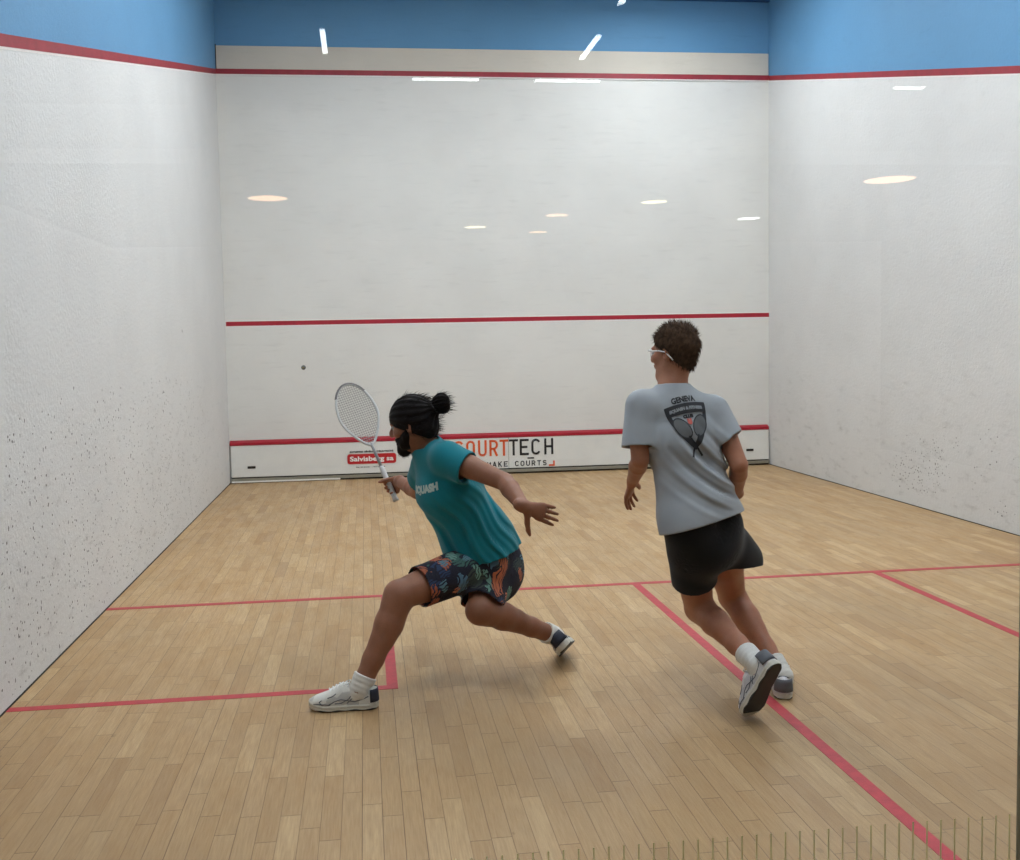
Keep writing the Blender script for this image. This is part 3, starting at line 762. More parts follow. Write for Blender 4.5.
def build_person(P, label):
    J = {k: np.asarray(v, float) for k, v in P['J'].items()}; base = np.array([P['base'][0], P['base'][1], 0.0])
    pts = np.array(list(J.values())); lo = pts.min(0)-.24; hi = pts.max(0)+.24; lo[2] = max(lo[2], 0.0)
    pl, cl = nrm(J['hipL']-J['hipR']), nrm(J['shL']-J['shR']); pel = (J['hipL']+J['hipR'])/2; shm = (J['shL']+J['shR'])/2
    up = nrm(shm-pel); wst = pel*.62+shm*.38+P.get('waist_off', np.zeros(3)); ml = nrm(pl+cl)
    fwdp = np.cross(pl, up); fwdc = np.cross(cl, up)
    chest = pel*.25+shm*.75+fwdc*.012
    def trunk(v, g, k=.03, inner=0.0, ext=0.0, hemcut=None, loose=0.0):
        # g grows the section; used for the skin, then for clothes
        lw_, ld = P.get('lw', 1.0)*loose, P.get('ld', .7)*loose
        v.ell(pel-up*.02, wst, .150+g+lw_*.3, .106+g+ld*.3, .132+g+lw_, .094+g+ld, ml, k=k)
        v.ell(wst, chest, .132+g+lw_, .094+g+ld, .154+g+lw_*.3, .112+g+ld*.6, ml, k=k)
        v.ell(chest, shm-up*.03, .154+g+lw_*.2, .112+g+ld*.4, .140+g, .085+g, cl, k=k)
        for s in ('L', 'R'):
            v.cone(J['sh'+s]*.88+shm*.12-up*.01, shm+up*.02, .052+g, .050+g, k=k)
        v.cone(shm+up*.0, J['neck'], .066+g, .050+g, k=.04)
        for s in ('L', 'R'): v.cone(J['sh'+s]*.72+shm*.28+up*.012, J['neck']-up*.012, .040+g, .034+g, k=.045)
    # ---- skin: one continuous body
    body = Vol(lo, hi, P.get('h', .0042))
    trunk(body, -.004)
    for s in ('L', 'R'):
        sg = 1 if s == 'L' else -1
        body.egg(J['hip'+s]+up*.01-fwdp*.030, (pl, fwdp, up), (.078, .072, .085), k=.03)
        kd = J['knee'+s]-(J['hip'+s]+J['ank'+s])/2; ax = nrm(J['ank'+s]-J['knee'+s]); b = -(kd-ax*np.dot(kd, ax)); 
        if np.linalg.norm(b) < .02: b = -fwdp
        limb_leg(body, J['hip'+s], J['knee'+s], J['ank'+s], b, P.get('leg', 1.0))
        toe, su = P['shoe'+s][:2]; f, l, u = frame(toe, su)
        body.chain([J['ank'+s], J['ank'+s]-u*.03+f*.02, J['ank'+s]-u*.055+f*.10], [.034, .032, .022], k=.02)
        limb_arm(body, J['sh'+s], J['el'+s], J['wr'+s], P.get('arm', 1.0))
        H_ = P['hand'+s]; hand(body, J['wr'+s], H_['d'], H_['t'], s == 'R', **H_.get('kw', {}))
    hf, hl, hu, hp = head(body, J['head'], P['face'], P['headup'], J['neck'])
    V, Q = body.mesh(3); V, Q = keep_big(V, Q, .05); print('body', len(V))
    me = mesh_np('person', V, Q.tolist(), True, P['skin'], None, base); me.location = base
    tag(me, label, 'person')
    if P.get('group'): me['group'] = P['group']
    def child(name, V, Q, m, par=me, loc=True):
        o = mesh_np(name, V, Q.tolist() if hasattr(Q, 'tolist') else Q, True, m, par, base); return o
    # ---- t-shirt: an open garment, body of the cloth between an outer and an inner form
    g = P.get('fit', .016); th = .0085; loose = P.get('loose', .012)
    slo = np.minimum.reduce([J['hipL'], J['hipR'], J['shL'], J['shR'], J['neck'], J['elL']*.5+J['shL']*.5, J['elR']*.5+J['shR']*.5])-.24
    shi = np.maximum.reduce([J['hipL'], J['hipR'], J['shL'], J['shR'], J['neck'], J['elL']*.5+J['shL']*.5, J['elR']*.5+J['shR']*.5])+.24
    hs = .004; A = Vol(slo, shi, hs); B = Vol(slo, shi, hs)
    hem = (P['hem_pt'], P['hem_n'])
    def shirt(v, dg, outer):
        trunk(v, g+dg, k=.04, loose=loose, ext=.0)
        hl_ = P.get('hem_len', .10)
        v.ell(pel-up*(hl_ if outer else hl_+.12), pel+up*.1, .152+g+dg+P.get('hemflare', .0), .116+g+dg+P.get('hemback', .03),   .138+g+dg+loose*P.get('lw', 1), .104+g+dg+loose*P.get('ld', .7)+P.get('hemback', .03)*.4, ml, k=.05)
        for s in ('L', 'R'):     # the cloth lies over the seat of the shorts
            q = .013+dg
            v.egg(J['hip'+s]+up*.015-fwdp*.042, (pl, fwdp, up), (.088+q, .084+q, .100+q), k=.04); v.cone(J['hip'+s]+up*.06, J['hip'+s], P.get('short_w', (.1, .1))[0]+q, P.get('short_w', (.1, .1))[0]+q, k=.04)
        for s in ('L', 'R'):
            a, e_ = J['sh'+s], J['el'+s]; n = nrm(e_-a); L = P['sleeve'+s]
            drop = np.array([0, 0, -.012])
            a2 = a-n*.01+nrm(J['sh'+s]-shm)*(-.01)
            end = a+n*(L if outer else L+.06)+drop
            v.cone(a2, end, .056+g+dg, .050+g+dg+P.get('slflare', .01), k=.03, cut=[(a+n*(L if outer else L+.002)+drop, n+P.get('sln'+s, 0))])
        if not outer:
            v.cone(J['neck']-nrm(hp(0, 0, 0)-J['neck'])*.01, J['neck']+nrm(hp(0, 0, 0)-J['neck'])*.08, .060, .064, k=.01)
    shirt(A, 0, True); shirt(B, -th, False)
    X, Y, Z = A.XYZ()
    for fn in P['folds']:
        dd = fn(X, Y, Z).astype(F4); A.d += dd; B.d += dd
    neckcut = (X-P['collar_pt'][0])*P['collar_n'][0]+(Y-P['collar_pt'][1])*P['collar_n'][1]+(Z-P['collar_pt'][2])*P['collar_n'][2]
    near = np.sqrt((X-J['neck'][0])**2+(Y-J['neck'][1])**2+(Z-J['neck'][2])**2)-.10
    hn = nrm(hem[1]); hc = (X-hem[0][0])*hn[0]+(Y-hem[0][1])*hn[1]+(Z-hem[0][2])*hn[2]
    if P.get('hem_wave'): hc = hc+P['hem_wave'](X, Y, Z)
    # the hem only trims the body of the shirt, never a sleeve
    wide = 2.0; rad = np.sqrt((X-hem[0][0])**2+(Y-hem[0][1])**2+(Z-hem[0][2])**2)-wide
    d = np.maximum(A.d, -B.d); d = np.maximum(d, np.where(rad < 0, hc, -1)); d = np.maximum(d, np.where(near < 0, neckcut, -1))
    A.d = d.astype(F4); V, Q = A.mesh(2); V, Q = keep_big(V, Q, .03); print('shirt', len(V))
    sh = child('t_shirt', V, Q, P['shirt_m'])
    bv = BVHTree.FromPolygons([Vector(v) for v in V], [tuple(f) for f in Q.tolist()])
    # ---- shorts
    A = Vol(P['sh_lo'], P['sh_hi'], .004); B = Vol(P['sh_lo'], P['sh_hi'], .004)
    def shorts(v, dg, outer):
        v.ell(pel-up*.06, pel+up*(.09 if outer else .16), P.get('shw', .158)+dg, .128+dg, .148+dg, .108+dg, pl, k=.05)
        for s in ('L', 'R'):
            v.egg(J['hip'+s]+up*.015-fwdp*.042, (pl, fwdp, up), (.082+dg, .078+dg, .098+dg), k=.05)
            h, kn = J['hip'+s], J['knee'+s]; n = nrm(kn-h); L = P['short_len'+s]; w0, w1 = P.get('short_w', (.103, .108)); w1 = P.get('short_w1'+s, w1); o = P.get('short_off'+s, np.zeros(3))
            e_ = h+n*(L if outer else L+.07)+o*(1 if outer else (L+.07)/L)
            v.cone(h, e_, w0+dg, w1+dg, k=P.get('shk', .03), cut=[(h+n*L+o, P.get('short_n'+s, n))] if outer else None)
    shorts(A, 0, True); shorts(B, -.006, False); X, Y, Z = A.XYZ()
    for fn in P['sfolds']:
        dd = fn(X, Y, Z).astype(F4); A.d += dd; B.d += dd
    A.d = np.maximum(A.d, -B.d); V, Q = A.mesh(2); V, Q = keep_big(V, Q, .03); print('shorts', len(V))
    so = child('shorts', V, Q, P['shorts_m'])
    bv2 = BVHTree.FromPolygons([Vector(v) for v in V], [tuple(f) for f in Q.tolist()])
    # ---- socks
    for s in ('L', 'R'):
        ax = nrm(J['knee'+s]-J['ank'+s]); toe, su = P['shoe'+s][:2]; f, l, u = frame(toe, su); a = J['ank'+s]; L = P.get('sock', .085)
        v = Vol(a-.16, a+.16, .003)
        v.chain([a+ax*L, a+ax*L*.5, a, a-u*.03+f*.03], [(.0415+.003*L/.085)*P.get('leg', 1)**.7, .040*P.get('leg', 1)**.7, .040, .038], k=.015, m=.05)
        v.cone(a-u*.02, a-u*.045-f*.02, .037, .034, k=.015, m=.05)
        for r_ in (0.93, .80): v.cone(a+ax*(L*r_), a+ax*(L*r_), .0445*P.get('leg', 1)**.7, .0445*P.get('leg', 1)**.7, k=.004)
        X, Y, Z = v.XYZ(); cut = (X-a[0]-ax[0]*L)*ax[0]+(Y-a[1]-ax[1]*L)*ax[1]+(Z-a[2]-ax[2]*L)*ax[2]
        rib = np.sin(((X-a[0])*ax[0]+(Y-a[1])*ax[1]+(Z-a[2])*ax[2])*300)*.0006
        v.d = np.maximum(v.d+rib.astype(F4), cut.astype(F4)); v.d = np.maximum(v.d, (.004-Z).astype(F4)); V, Q = v.mesh(1)
        child('sock', V, Q, M['sock'])
    cache = {}
    for s in ('L', 'R'):
        toe, su, off = P['shoe'+s]; f, l, u = frame(toe, su); place_shoe(P['shoe_parts'], me, base, J['ank'+s]-u*off, toe, su, cache)
    # ---- eyes
    for s in (1, -1):
        mb = MB(); c = hp(s*.031, .0765, .006); n = 12; VV = []; FF = []
        for i in range(n+1):
            for k in range(n): a, b_ = PI*i/n, 2*PI*k/n; VV.append(c+.0110*(hf*math.cos(a)+(hl*math.cos(b_)+hu*math.sin(b_))*math.sin(a)))
        for i in range(n):
            for k in range(n): FF.append((i*n+k, i*n+(k+1) % n, (i+1)*n+(k+1) % n, (i+1)*n+k))
        eye = child('eye', np.array(VV), FF, M['eye'])
        q = c+hf*.0105; mb.add([q+hf*.0012+.005*(hl*math.cos(2*PI*k/14)+hu*math.sin(2*PI*k/14)) for k in range(14)]+[q-hf*.002+.0055*(hl*math.cos(2*PI*k/14)+hu*math.sin(2*PI*k/14)) for k in range(14)], [tuple(range(14))]+[(k, (k+1) % 14, 14+(k+1) % 14, 14+k) for k in range(14)])
        mb.build('iris', M['iris'], eye, origin=base)
    return dict(me=me, base=base, J=J, f=hf, l=hl, u=hu, p=hp, shirt=sh, bv=bv, shorts=so, bv2=bv2, child=child, up=up, fc=fwdc, cl=cl, pel=pel, shm=shm, pl=pl, fp=fwdp)

def on_cloth(bv, V, Fc, orig, ex, ey, n, lift=.0025, sub=.008):
    "lay a flat figure (x, y) on the cloth: cast each vertex from outside along -n"
    bm = bmesh.new(); vs = [bm.verts.new((v[0], v[1], 0)) for v in V]
    for f in Fc:
        try: bm.faces.new([vs[i] for i in f])
        except ValueError: pass
    bmesh.ops.triangulate(bm, faces=bm.faces)
    for _ in range(4):
        ed = [e_ for e_ in bm.edges if e_.calc_length() > sub]
        if not ed: break
        bmesh.ops.subdivide_edges(bm, edges=ed, cuts=1); bmesh.ops.triangulate(bm, faces=bm.faces)
    bm.verts.ensure_lookup_table(); out = []; bad = set()
    for i, v in enumerate(bm.verts):
        o = orig+ex*v.co.x+ey*v.co.y+n*.25; hit = bv.ray_cast(Vector(o), Vector(-n))
        if hit[0] is None: bad.add(i); out.append(orig)
        else: out.append(np.array(hit[0])+n*lift)
    Fo = [tuple(v.index for v in f.verts) for f in bm.faces]; Fo = [f for f in Fo if not any(i in bad for i in f)]
    bm.free(); return np.array(out), Fo

M['sock'] = mat_cloth('white_sock', (218, 216, 210), .05)
M['eye'] = simple('eye_white', (176, 168, 162), .3); M['iris'] = simple('dark_iris', (48, 34, 26), .2)
M['skinA'] = mat_skin('tan_skin', (156, 106, 82), (136, 90, 68)); M['skinB'] = mat_skin('light_brown_skin', (182, 126, 98), (162, 106, 80))
M['hairA'] = simple('black_hair', (20, 15, 14), .6, bump=.6, bscale=160); M['hairB'] = simple('dark_brown_hair', (72, 55, 42), .8, noise=.45, nscale=60, bump=.6, bscale=200)
for _k in ('hairA', 'hairB'): M[_k].node_tree.nodes['Principled BSDF'].inputs['Specular IOR Level'].default_value = .12
M['teal'] = mat_cloth('teal_jersey', (14, 116, 128), .07); M['grey'] = mat_cloth('grey_jersey', (158, 162, 166), .05)
M['floral'] = mat_floral(); M['blackcloth'] = mat_cloth('black_shorts', (17, 17, 19), .12)
def sole_mat(name, rgb):
    t = NT(name); sp = t.new('SeparateXYZ'); t.t.links.new(t.obj(), sp.inputs[0])
    wv = t.math('SINE', t.math('MULTIPLY', sp.outputs[0], 90))
    f = t.math('LESS_THAN', sp.outputs[2], t.math('ADD', .007, t.math('MULTIPLY', wv, .002))); t.base(t.mix(f, lin(rgb), lin((44, 42, 42)))); t.rough(.6); return t.m
def upper_mat(name, rgb, dark):
    t = NT(name); v = t.obj((1, .35, 1.5)); vo = t.new('TexVoronoi'); vo.inputs['Scale'].default_value = 26; t.t.links.new(v, vo.inputs['Vector'])
    sp = t.new('SeparateColor'); t.t.links.new(vo.outputs['Color'], sp.inputs[0])
    f = t.math('MULTIPLY', t.math('GREATER_THAN', sp.outputs[0], .62), .45)
    t.base(t.mix(f, lin(rgb), lin(dark))); t.rough(.5); t.bump(t.noise(t.obj(), 500, 2), .3, .001); return t.m
M['shoeA'] = upper_mat('white_trainer', (216, 214, 206), (138, 140, 146)); M['soleA'] = sole_mat('pale_sole', (204, 200, 188))
M['navy'] = simple('navy_lining', (30, 34, 52), .7); M['laceA'] = simple('white_laces', (228, 228, 226), .7)
M['silver'] = simple('grey_flash', (88, 92, 100), .45); M['shoeB'] = upper_mat('offwhite_trainer', (206, 204, 206), (160, 156, 162))
M['greylin'] = simple('grey_lining', (96, 98, 104), .7); M['printw'] = simple('pale_shirt_print', (176, 196, 190), .7)
M['emblem'] = simple('black_emblem', (34, 34, 38), .7); M['emgrey'] = simple('grey_emblem', (92, 94, 96), .7); M['emred'] = simple('coral_emblem', (196, 96, 84), .7)
M['emlight'] = simple('light_emblem_lettering', (140, 143, 146), .7)
M['frame_w'] = simple('white_glasses_frame', (232, 230, 228), .3)

# ================= player in the teal shirt, lunging to the left
def AT(u, v, y): return at(u, v, y)
JA = dict(hipL=AT(482, 563, 2.70), hipR=AT(497, 563, 2.88), kneeL=AT(399, 595, 2.48), ankL=AT(360, 691, 2.40)+np.array([0, 0, .009]), kneeR=AT(480, 610, 2.56), ankR=AT(554, 637, 2.80)+np.array([0, 0, .008]),
          neck=AT(424, 443, 2.76), head=AT(412, 424, 2.74), shL=AT(449, 458, 2.58), shR=AT(426, 466, 2.88), elL=AT(505, 482, 2.42), wrL=AT(523, 506, 2.24),
          elR=AT(417, 491, 3.12), wrR=AT(399, 481, 3.33))
seg = lambda J, a, b: round(float(np.linalg.norm(J[a]-J[b])), 3)
for nm in ('JA',):
    print(nm, {s: seg(JA, *s.split('-')) for s in 'hipL-kneeL kneeL-ankL hipR-kneeR kneeR-ankR hipL-hipR neck-head shL-shR shL-elL elL-wrL shR-elR elR-wrR'.split()}, {k: v.round(2).tolist() for k, v in JA.items()})
dR = nrm(JA['wrR']-JA['elR']); rk = nrm(AT(355, 407, 3.56)-AT(386, 478, 3.41)); dR = nrm(dR-rk*np.dot(dR, rk))      # racket axis, grip to tip
fold_c = AT(515, 520, 2.6)
def foldsA(X, Y, Z):
    # drag lines running from the hip up towards the left shoulder
    a = AT(440, 470, 2.6); b = AT(515, 545, 2.75); d = nrm(b-a); px = nrm(np.cross(d, (0, 1, 0)))
    s = (X-a[0])*px[0]+(Y-a[1])*px[1]+(Z-a[2])*px[2]; t = (X-a[0])*d[0]+(Y-a[1])*d[1]+(Z-a[2])*d[2]
    s2 = s+.25*t*t+.012*np.sin(t*22)
    m = np.clip(t/.25, 0, 1)
    return m*(.0045*np.sin(s2*95)+.003*np.sin(s2*170+1))+.003*waves(X, Y, Z, 3, 6, 15, 45)
upA = nrm((JA['shL']+JA['shR'])/2-(JA['hipL']+JA['hipR'])/2); pelA = (JA['hipL']+JA['hipR'])/2
PA = dict(J=JA, base=(2.0, 2.65), face=(-.88, .36, -.28), headup=(-.26, .06, .95), skin=M['skinA'], fit=.014, loose=.026, ld=1.4, lw=.9, arm=1.05, leg=1.12,
          handL=dict(d=AT(560, 518, 2.27)-JA['wrL'], t=np.array([-.35, -.1, -1.0]), kw=dict(spread=.09, curls=[(.1, .15, .1), (.05, .12, .1), (.05, .12, .1), (.1, .12, .1)], thumb=(.35, .95, .1))),
          handR=dict(d=dR, t=rk, kw=dict(spread=0.0, curl=(1.1, 1.25, .9), thumb=(.55, .35, .9))),
          shoeL=(np.array([-1, .12, -.0]), np.array([0, 0, 1.]), .080), shoeR=(np.array([.22, .90, -.32]), np.array([-.62, .35, .62]), .085),
          shirt_m=M['teal'], shorts_m=M['floral'], hem_pt=AT(480, 552, 2.78), hem_n=-(upA*.45+np.array([0, 0, .55])), hem_len=.24, hemflare=.016, hemback=.045, sleeveL=.095, sleeveR=.10, slflare=.012, hem_r=.36,
          collar_pt=JA['neck']+nrm(JA['head']-JA['neck'])*.005, collar_n=nrm(JA['head']-JA['neck']+np.array([0, 0, .02])),
          folds=[foldsA], sfolds=[lambda X, Y, Z: .004*waves(X, Y, Z, 11, 6, 20, 55)],
          sh_lo=pelA-.42, sh_hi=pelA+.36, short_lenL=.345, short_lenR=.33, short_w=(.100, .100), short_w1L=.092, short_w1R=.096, short_nR=(-.1, -.45, -1), sock=.060)
PA['shoe_parts'] = shoe_parts('A', M['soleA'], M['shoeA'], M['laceA'], M['navy'], M['silver'])
A_ = build_person(PA, 'player in teal T-shirt and floral shorts lunging left with hair in a bun')
A_['me']['group'] = 'squash players on court'; del A_['me']['group']
def sdf_hair(R, h, lo, hi, fn, name, mat, relax=1):
    v = Vol(lo, hi, h); fn(v); V, Q = v.mesh(relax); V, Q = keep_big(V, Q, .02); return V, Q
p, f, l, u = A_['p'], A_['f'], A_['l'], A_['u']; c = JA['head']
def hairA(v):
    v.egg(p(0, -.014, .032), (l, f, u), (.092, .108, .100), k=.02)
    v.egg(p(0, -.050, -.025), (l, f, u), (.082, .068, .072), k=.03)
    X, Y, Z = v.XYZ(); ff = (X-c[0])*f[0]+(Y-c[1])*f[1]+(Z-c[2])*f[2]; uu = (X-c[0])*u[0]+(Y-c[1])*u[1]+(Z-c[2])*u[2]
    cut = (-.085+(ff+.08)*.72)-uu; v.d = np.maximum(v.d, cut*.85).astype(F4)
    bc = p(0, -.135, .040); v.chain([p(0, -.085, .035), bc], [.038, .030], k=.02)
    v.egg(p(0, -.158, .048), (l, nrm(f-u*.5), nrm(u+f*.5)), (.036, .034, .046), k=.012)
    v.egg(p(.010, -.178, .066), (l, nrm(f-u*.5), nrm(u+f*.5)), (.026, .024, .036), k=.015)
    b = bc; ang = np.arctan2((X-b[0])*l[0]+(Y-b[1])*l[1]+(Z-b[2])*l[2], uu-.05)
    v.d += (.0022*np.sin(ang*16+ff*40)+.002*waves(X, Y, Z, 2, 6, 90, 200)).astype(F4)
V, Q = sdf_hair(None, .0032, c-.26, c+.26, hairA, 'hair', None)
mbs = strands(V, normals(V, Q), 900, .034, .0010, lambda q: -f*1.5-u*.1, .5, 9, .3)
nV = len(V); Vh = np.concatenate([V, np.array(mbs.V)]); Fh = [tuple(x) for x in Q.tolist()]+[tuple(i+nV for i in q) for q in mbs.F]
hairo = A_['child']('hair', Vh, Fh, M['hairA'])
mb = MB(); mb.tube([p(0, -.130, .042)+.031*(l*math.cos(a)+nrm(u+f*.4)*math.sin(a)) for a in np.linspace(0, 2*PI, 19)[:-1]], .005, 6, closed=True); mb.build('hair_tie', M['black'], hairo, smooth=True, origin=A_['base'])
def beardA(v):
    v.egg(p(0, .033, -.052), (l, f, u), (.0605, .064, .070), k=.02)
    for s in (1, -1): v.chain([p(s*.071, .022, .0), p(s*.064, .020, -.04), p(s*.045, .045, -.08)], [.010, .016, .022], k=.015); v.cone(p(.012, .070, -.104), p(-.012, .070, -.104), .024, .024, k=.02)
    X, Y, Z = v.XYZ(); ff = (X-c[0])*f[0]+(Y-c[1])*f[1]+(Z-c[2])*f[2]; uu = (X-c[0])*u[0]+(Y-c[1])*u[1]+(Z-c[2])*u[2]; ll = (X-c[0])*l[0]+(Y-c[1])*l[1]+(Z-c[2])*l[2]
    cut = uu+.028+.35*np.clip(ff-.04, -.08, .05); v.d = np.maximum(v.d, cut); v.d = np.maximum(v.d, (.002-ff)*.9)
    mouth = np.sqrt((ll/.026)**2+((uu+.053)/.012)**2)-1; v.d = np.maximum(v.d, np.where(ff > .05, -mouth*.012, -1))
    v.d = (v.d+.0022*waves(X, Y, Z, 5, 6, 150, 320)).astype(F4)
V, Q = sdf_hair(None, .0028, c-.2, c+.2, beardA, 'beard', None)
mbs = strands(V, normals(V, Q), 900, .014, .0009, lambda q: -u*.9, .5, 19, .2); nV = len(V)
A_['child']('beard', np.concatenate([V, np.array(mbs.V)]), [tuple(x) for x in Q.tolist()]+[tuple(i+nV for i in q) for q in mbs.F], M['hairA'])
# print on the chest
fcA = nrm(np.cross(A_['cl'], A_['up'])); exA = -A_['cl']; eyA = A_['up']
n0 = nrm(fcA*.95+A_['cl']*.45); ex = nrm(np.cross(eyA, n0)); mb = MB()
o0 = A_['pel']*.15+A_['shm']*.85
Vt, Ft = text_mesh('SQUASH', .040, bold=.003, align='CENTER'); Vt = [(v[0], v[1]+.0, 0) for v in Vt]
Vo, Fo = on_cloth(A_['bv'], Vt, Ft, o0, ex, eyA, n0)
if len(Fo): mesh_np('shirt_print', Vo, Fo, False, M['printw'], A_['shirt'], A_['base'])

# ---- racket in the right hand
n_h = np.cross(rk-dR*np.dot(rk, dR), dR); n_h = nrm(n_h); tt = nrm(rk-dR*np.dot(rk, dR))
hc_ = JA['wrR']+dR*.080+n_h*.030
rax = tt; g0 = hc_-rax*.075                                   # butt end
side = nrm(np.cross(rax, (0, 1, 0))); side = nrm(side*.96+np.cross(rax, side)*.28); nr = np.cross(rax, side)
rb = bpy.data.objects.new('squash_racket', None); C.objects.link(rb); rb.location = g0
tag(rb, 'white and grey squash racket raised in the right hand of the lunging player', 'racket')
def RP(s, a, z=0): return g0+rax*a+side*s+nr*z
mb = MB(); mb.tube([RP(0, 0), RP(0, .004), RP(0, .02), RP(0, .19), RP(0, .20)], [.014, .0165, .0145, .0135, .011], 10); mb.build('grip', simple('white_grip', (200, 198, 196), .8, bump=.8, bscale=90), rb, smooth=True, origin=g0)
mb = MB(); mb.tube([RP(0, .195), RP(0, .30), RP(0, .335)], [.0085, .008, .0085], 8); mb.build('shaft', simple('grey_frame', (150, 150, 152), .35), rb, smooth=True, origin=g0)
out = []
def hw0(y): return .104*(1-.46*max(0, -y)**1.6)
for i in range(64):
    a = 2*PI*i/64; x = math.sin(a); y = math.cos(a); out.append(RP(x*hw0(y), .508+y*.180))
mb = MB(); mb.tube(out, .0068, 8, closed=True); fro = mb.build('frame', simple('pale_frame', (196, 198, 198), .35), rb, smooth=True, origin=g0)
mb = MB(); mb.tube([q+rax*.003 for q in out[-9:]+out[:10]], .0074, 8); mb.build('bumper', simple('grey_bumper', (112, 108, 108), .5), fro, smooth=True, origin=g0)
st = MB()
from math import sqrt
def hw(yy):
    y = max(-1, min(1, (yy-.505)/.178)); return hw0(y)*sqrt(max(0, 1-y*y))
for i in range(-8, 9):
    x = i*.0118; ys_ = [q for q in np.linspace(.33, .68, 141) if hw(q) > abs(x)]
    if len(ys_) > 2: st.tube([RP(x, ys_[0]), RP(x, ys_[-1])], .0016, 4)
for i in range(26):
    a = .345+i*.0128; q = hw(a)
    if q > .012: st.tube([RP(-q, a, .0008), RP(q, a, .0008)], .0016, 4)
st.build('strings', simple('pale_strings', (150, 150, 148), .6), rb, origin=g0)

# ---- ball
bp = AT(303.5, 367.5, 7.0); v = Vol(bp-.03, bp+.03, .0018); v.egg(bp, np.eye(3), (.0205, .0205, .0205)); V, Q = v.mesh(1)
ball = mesh_np('squash_ball', V, Q.tolist(), True, simple('grey_rubber', (96, 96, 94), .7), None, bp); ball.location = bp
tag(ball, 'small dark squash ball in flight left of the racket', 'ball')
mb = MB()
for s in (-1, 1): mb.tube([bp+np.array([.004*s+.0025*math.cos(a), -.0203, .0025*math.sin(a)]) for a in np.linspace(0, 2*PI, 9)[:-1]], .001, 4, closed=True)
mb.build('dot', simple('yellow_dot', (210, 190, 60), .5), ball, origin=bp)

# ================= player in the grey shirt, seen from behind
JB = dict(hipL=AT(687, 532, 2.26), hipR=AT(717, 530, 2.32), kneeL=AT(699, 608, 2.42), ankL=AT(757, 664, 1.99), kneeR=AT(732, 596, 2.60), ankR=np.array([3.285, 2.25, .080]),
          neck=AT(673, 388, 2.40), head=AT(674, 353, 2.42), shL=AT(639, 408, 2.37), shR=AT(716, 413, 2.38), elL=AT(640, 460, 2.32), wrL=AT(633, 480, 2.50),
          elR=AT(739, 465, 2.26), wrR=AT(736, 494, 2.50))
print('JB', {s: seg(JB, *s.split('-')) for s in 'hipL-kneeL kneeL-ankL hipR-kneeR kneeR-ankR hipL-hipR neck-head shL-shR shL-elL elL-wrL shR-elR elR-wrR hipL-shL'.split()}, {k: v.round(2).tolist() for k, v in JB.items()})
upB = nrm((JB['shL']+JB['shR'])/2-(JB['hipL']+JB['hipR'])/2); pelB = (JB['hipL']+JB['hipR'])/2
def foldsB(X, Y, Z):
    # curved drag lines from the middle of the back down to the right hip
    a = AT(668, 430, 2.3); b = AT(738, 505, 2.3); d = nrm(b-a); px = nrm(np.cross(d, (0, 1, 0)))
    s = (X-a[0])*px[0]+(Y-a[1])*px[1]+(Z-a[2])*px[2]; t = (X-a[0])*d[0]+(Y-a[1])*d[1]+(Z-a[2])*d[2]
    s2 = s-.9*(t-.12)**2; m = np.clip((t-.02)/.12, 0, 1)*np.clip((.42-t)/.1, 0, 1)*np.clip(1-np.abs(s)/.2, 0, 1)
    return m*(.012*np.sin(s2*76)+.003*np.sin(s2*190+1))+.003*waves(X, Y, Z, 8, 6, 12, 35)
PB = dict(J=JB, base=(3.15, 2.3), face=(-.62, .76, -.02), headup=(-.04, .05, 1), skin=M['skinB'], fit=.012, loose=.012, arm=1.0, leg=1.08,
          handL=dict(d=AT(627, 500, 2.58)-JB['wrL'], t=np.array([.2, .6, -.3]), kw=dict(spread=.25, curl=(.25, .3, .2))),
          handR=dict(d=np.array([-.25, .9, -.35]), t=np.array([-.3, .2, .9]), kw=dict(spread=0.0, curl=(.9, 1.1, .8), thumb=(.6, .4, .8))),
          shoeL=(np.array([-.30, .58, -.74]), np.array([-.30, .80, .45]), .085), shoeR=(np.array([.36, .93, -.0]), np.array([0, 0, 1.]), .080),
          shirt_m=M['grey'], shorts_m=M['blackcloth'], hem_pt=AT(701, 524, 2.25), hem_n=-(upB+np.array([-.10, 0, 0])), hem_len=.20, hemflare=-.002, sleeveL=.155, sleeveR=.130, slflare=.014, slnR=np.array([.45, 0, 0]), hem_r=.28,
          collar_pt=JB['neck']+np.array([0, 0, .016]), collar_n=nrm(np.array([0, .15, 1])),
          folds=[foldsB], sfolds=[lambda X, Y, Z: .005*waves(X, Y, Z, 21, 6, 15, 45)],
          sh_lo=pelB-.42, sh_hi=pelB+.34, short_lenL=.265, short_lenR=.225, short_w=(.092, .098), short_w1R=.140, shw=.146, shk=.05, short_nR=np.array([-.10, 0, -1.0]), short_offR=np.array([.03, 0, 0]), hemback=.055, sock=.085)
PB['shoe_parts'] = shoe_parts('B', M['soleA'], M['shoeB'], M['laceA'], M['greylin'], M['silver'])
B_ = build_person(PB, 'player in grey T-shirt and black shorts running away with back to the glass')
p, f, l, u = B_['p'], B_['f'], B_['l'], B_['u']; c = JB['head']
def hairB(v):
    v.egg(p(0, -.016, .036), (l, f, u), (.088, .104, .096), k=.02)
    v.egg(p(0, -.044, -.035), (l, f, u), (.058, .045, .058), k=.03)
    X, Y, Z = v.XYZ(); ff = (X-c[0])*f[0]+(Y-c[1])*f[1]+(Z-c[2])*f[2]; uu = (X-c[0])*u[0]+(Y-c[1])*u[1]+(Z-c[2])*u[2]
    v.d = np.maximum(v.d, ((-.088+(ff+.09)*.98)-uu)*.8); top = np.clip(uu/.08, 0, 1)
    v.d = (v.d+(.0025+.004*top)*waves(X, Y, Z, 12, 7, 60, 150)+.0015*waves(X, Y, Z, 13, 6, 200, 400)).astype(F4)
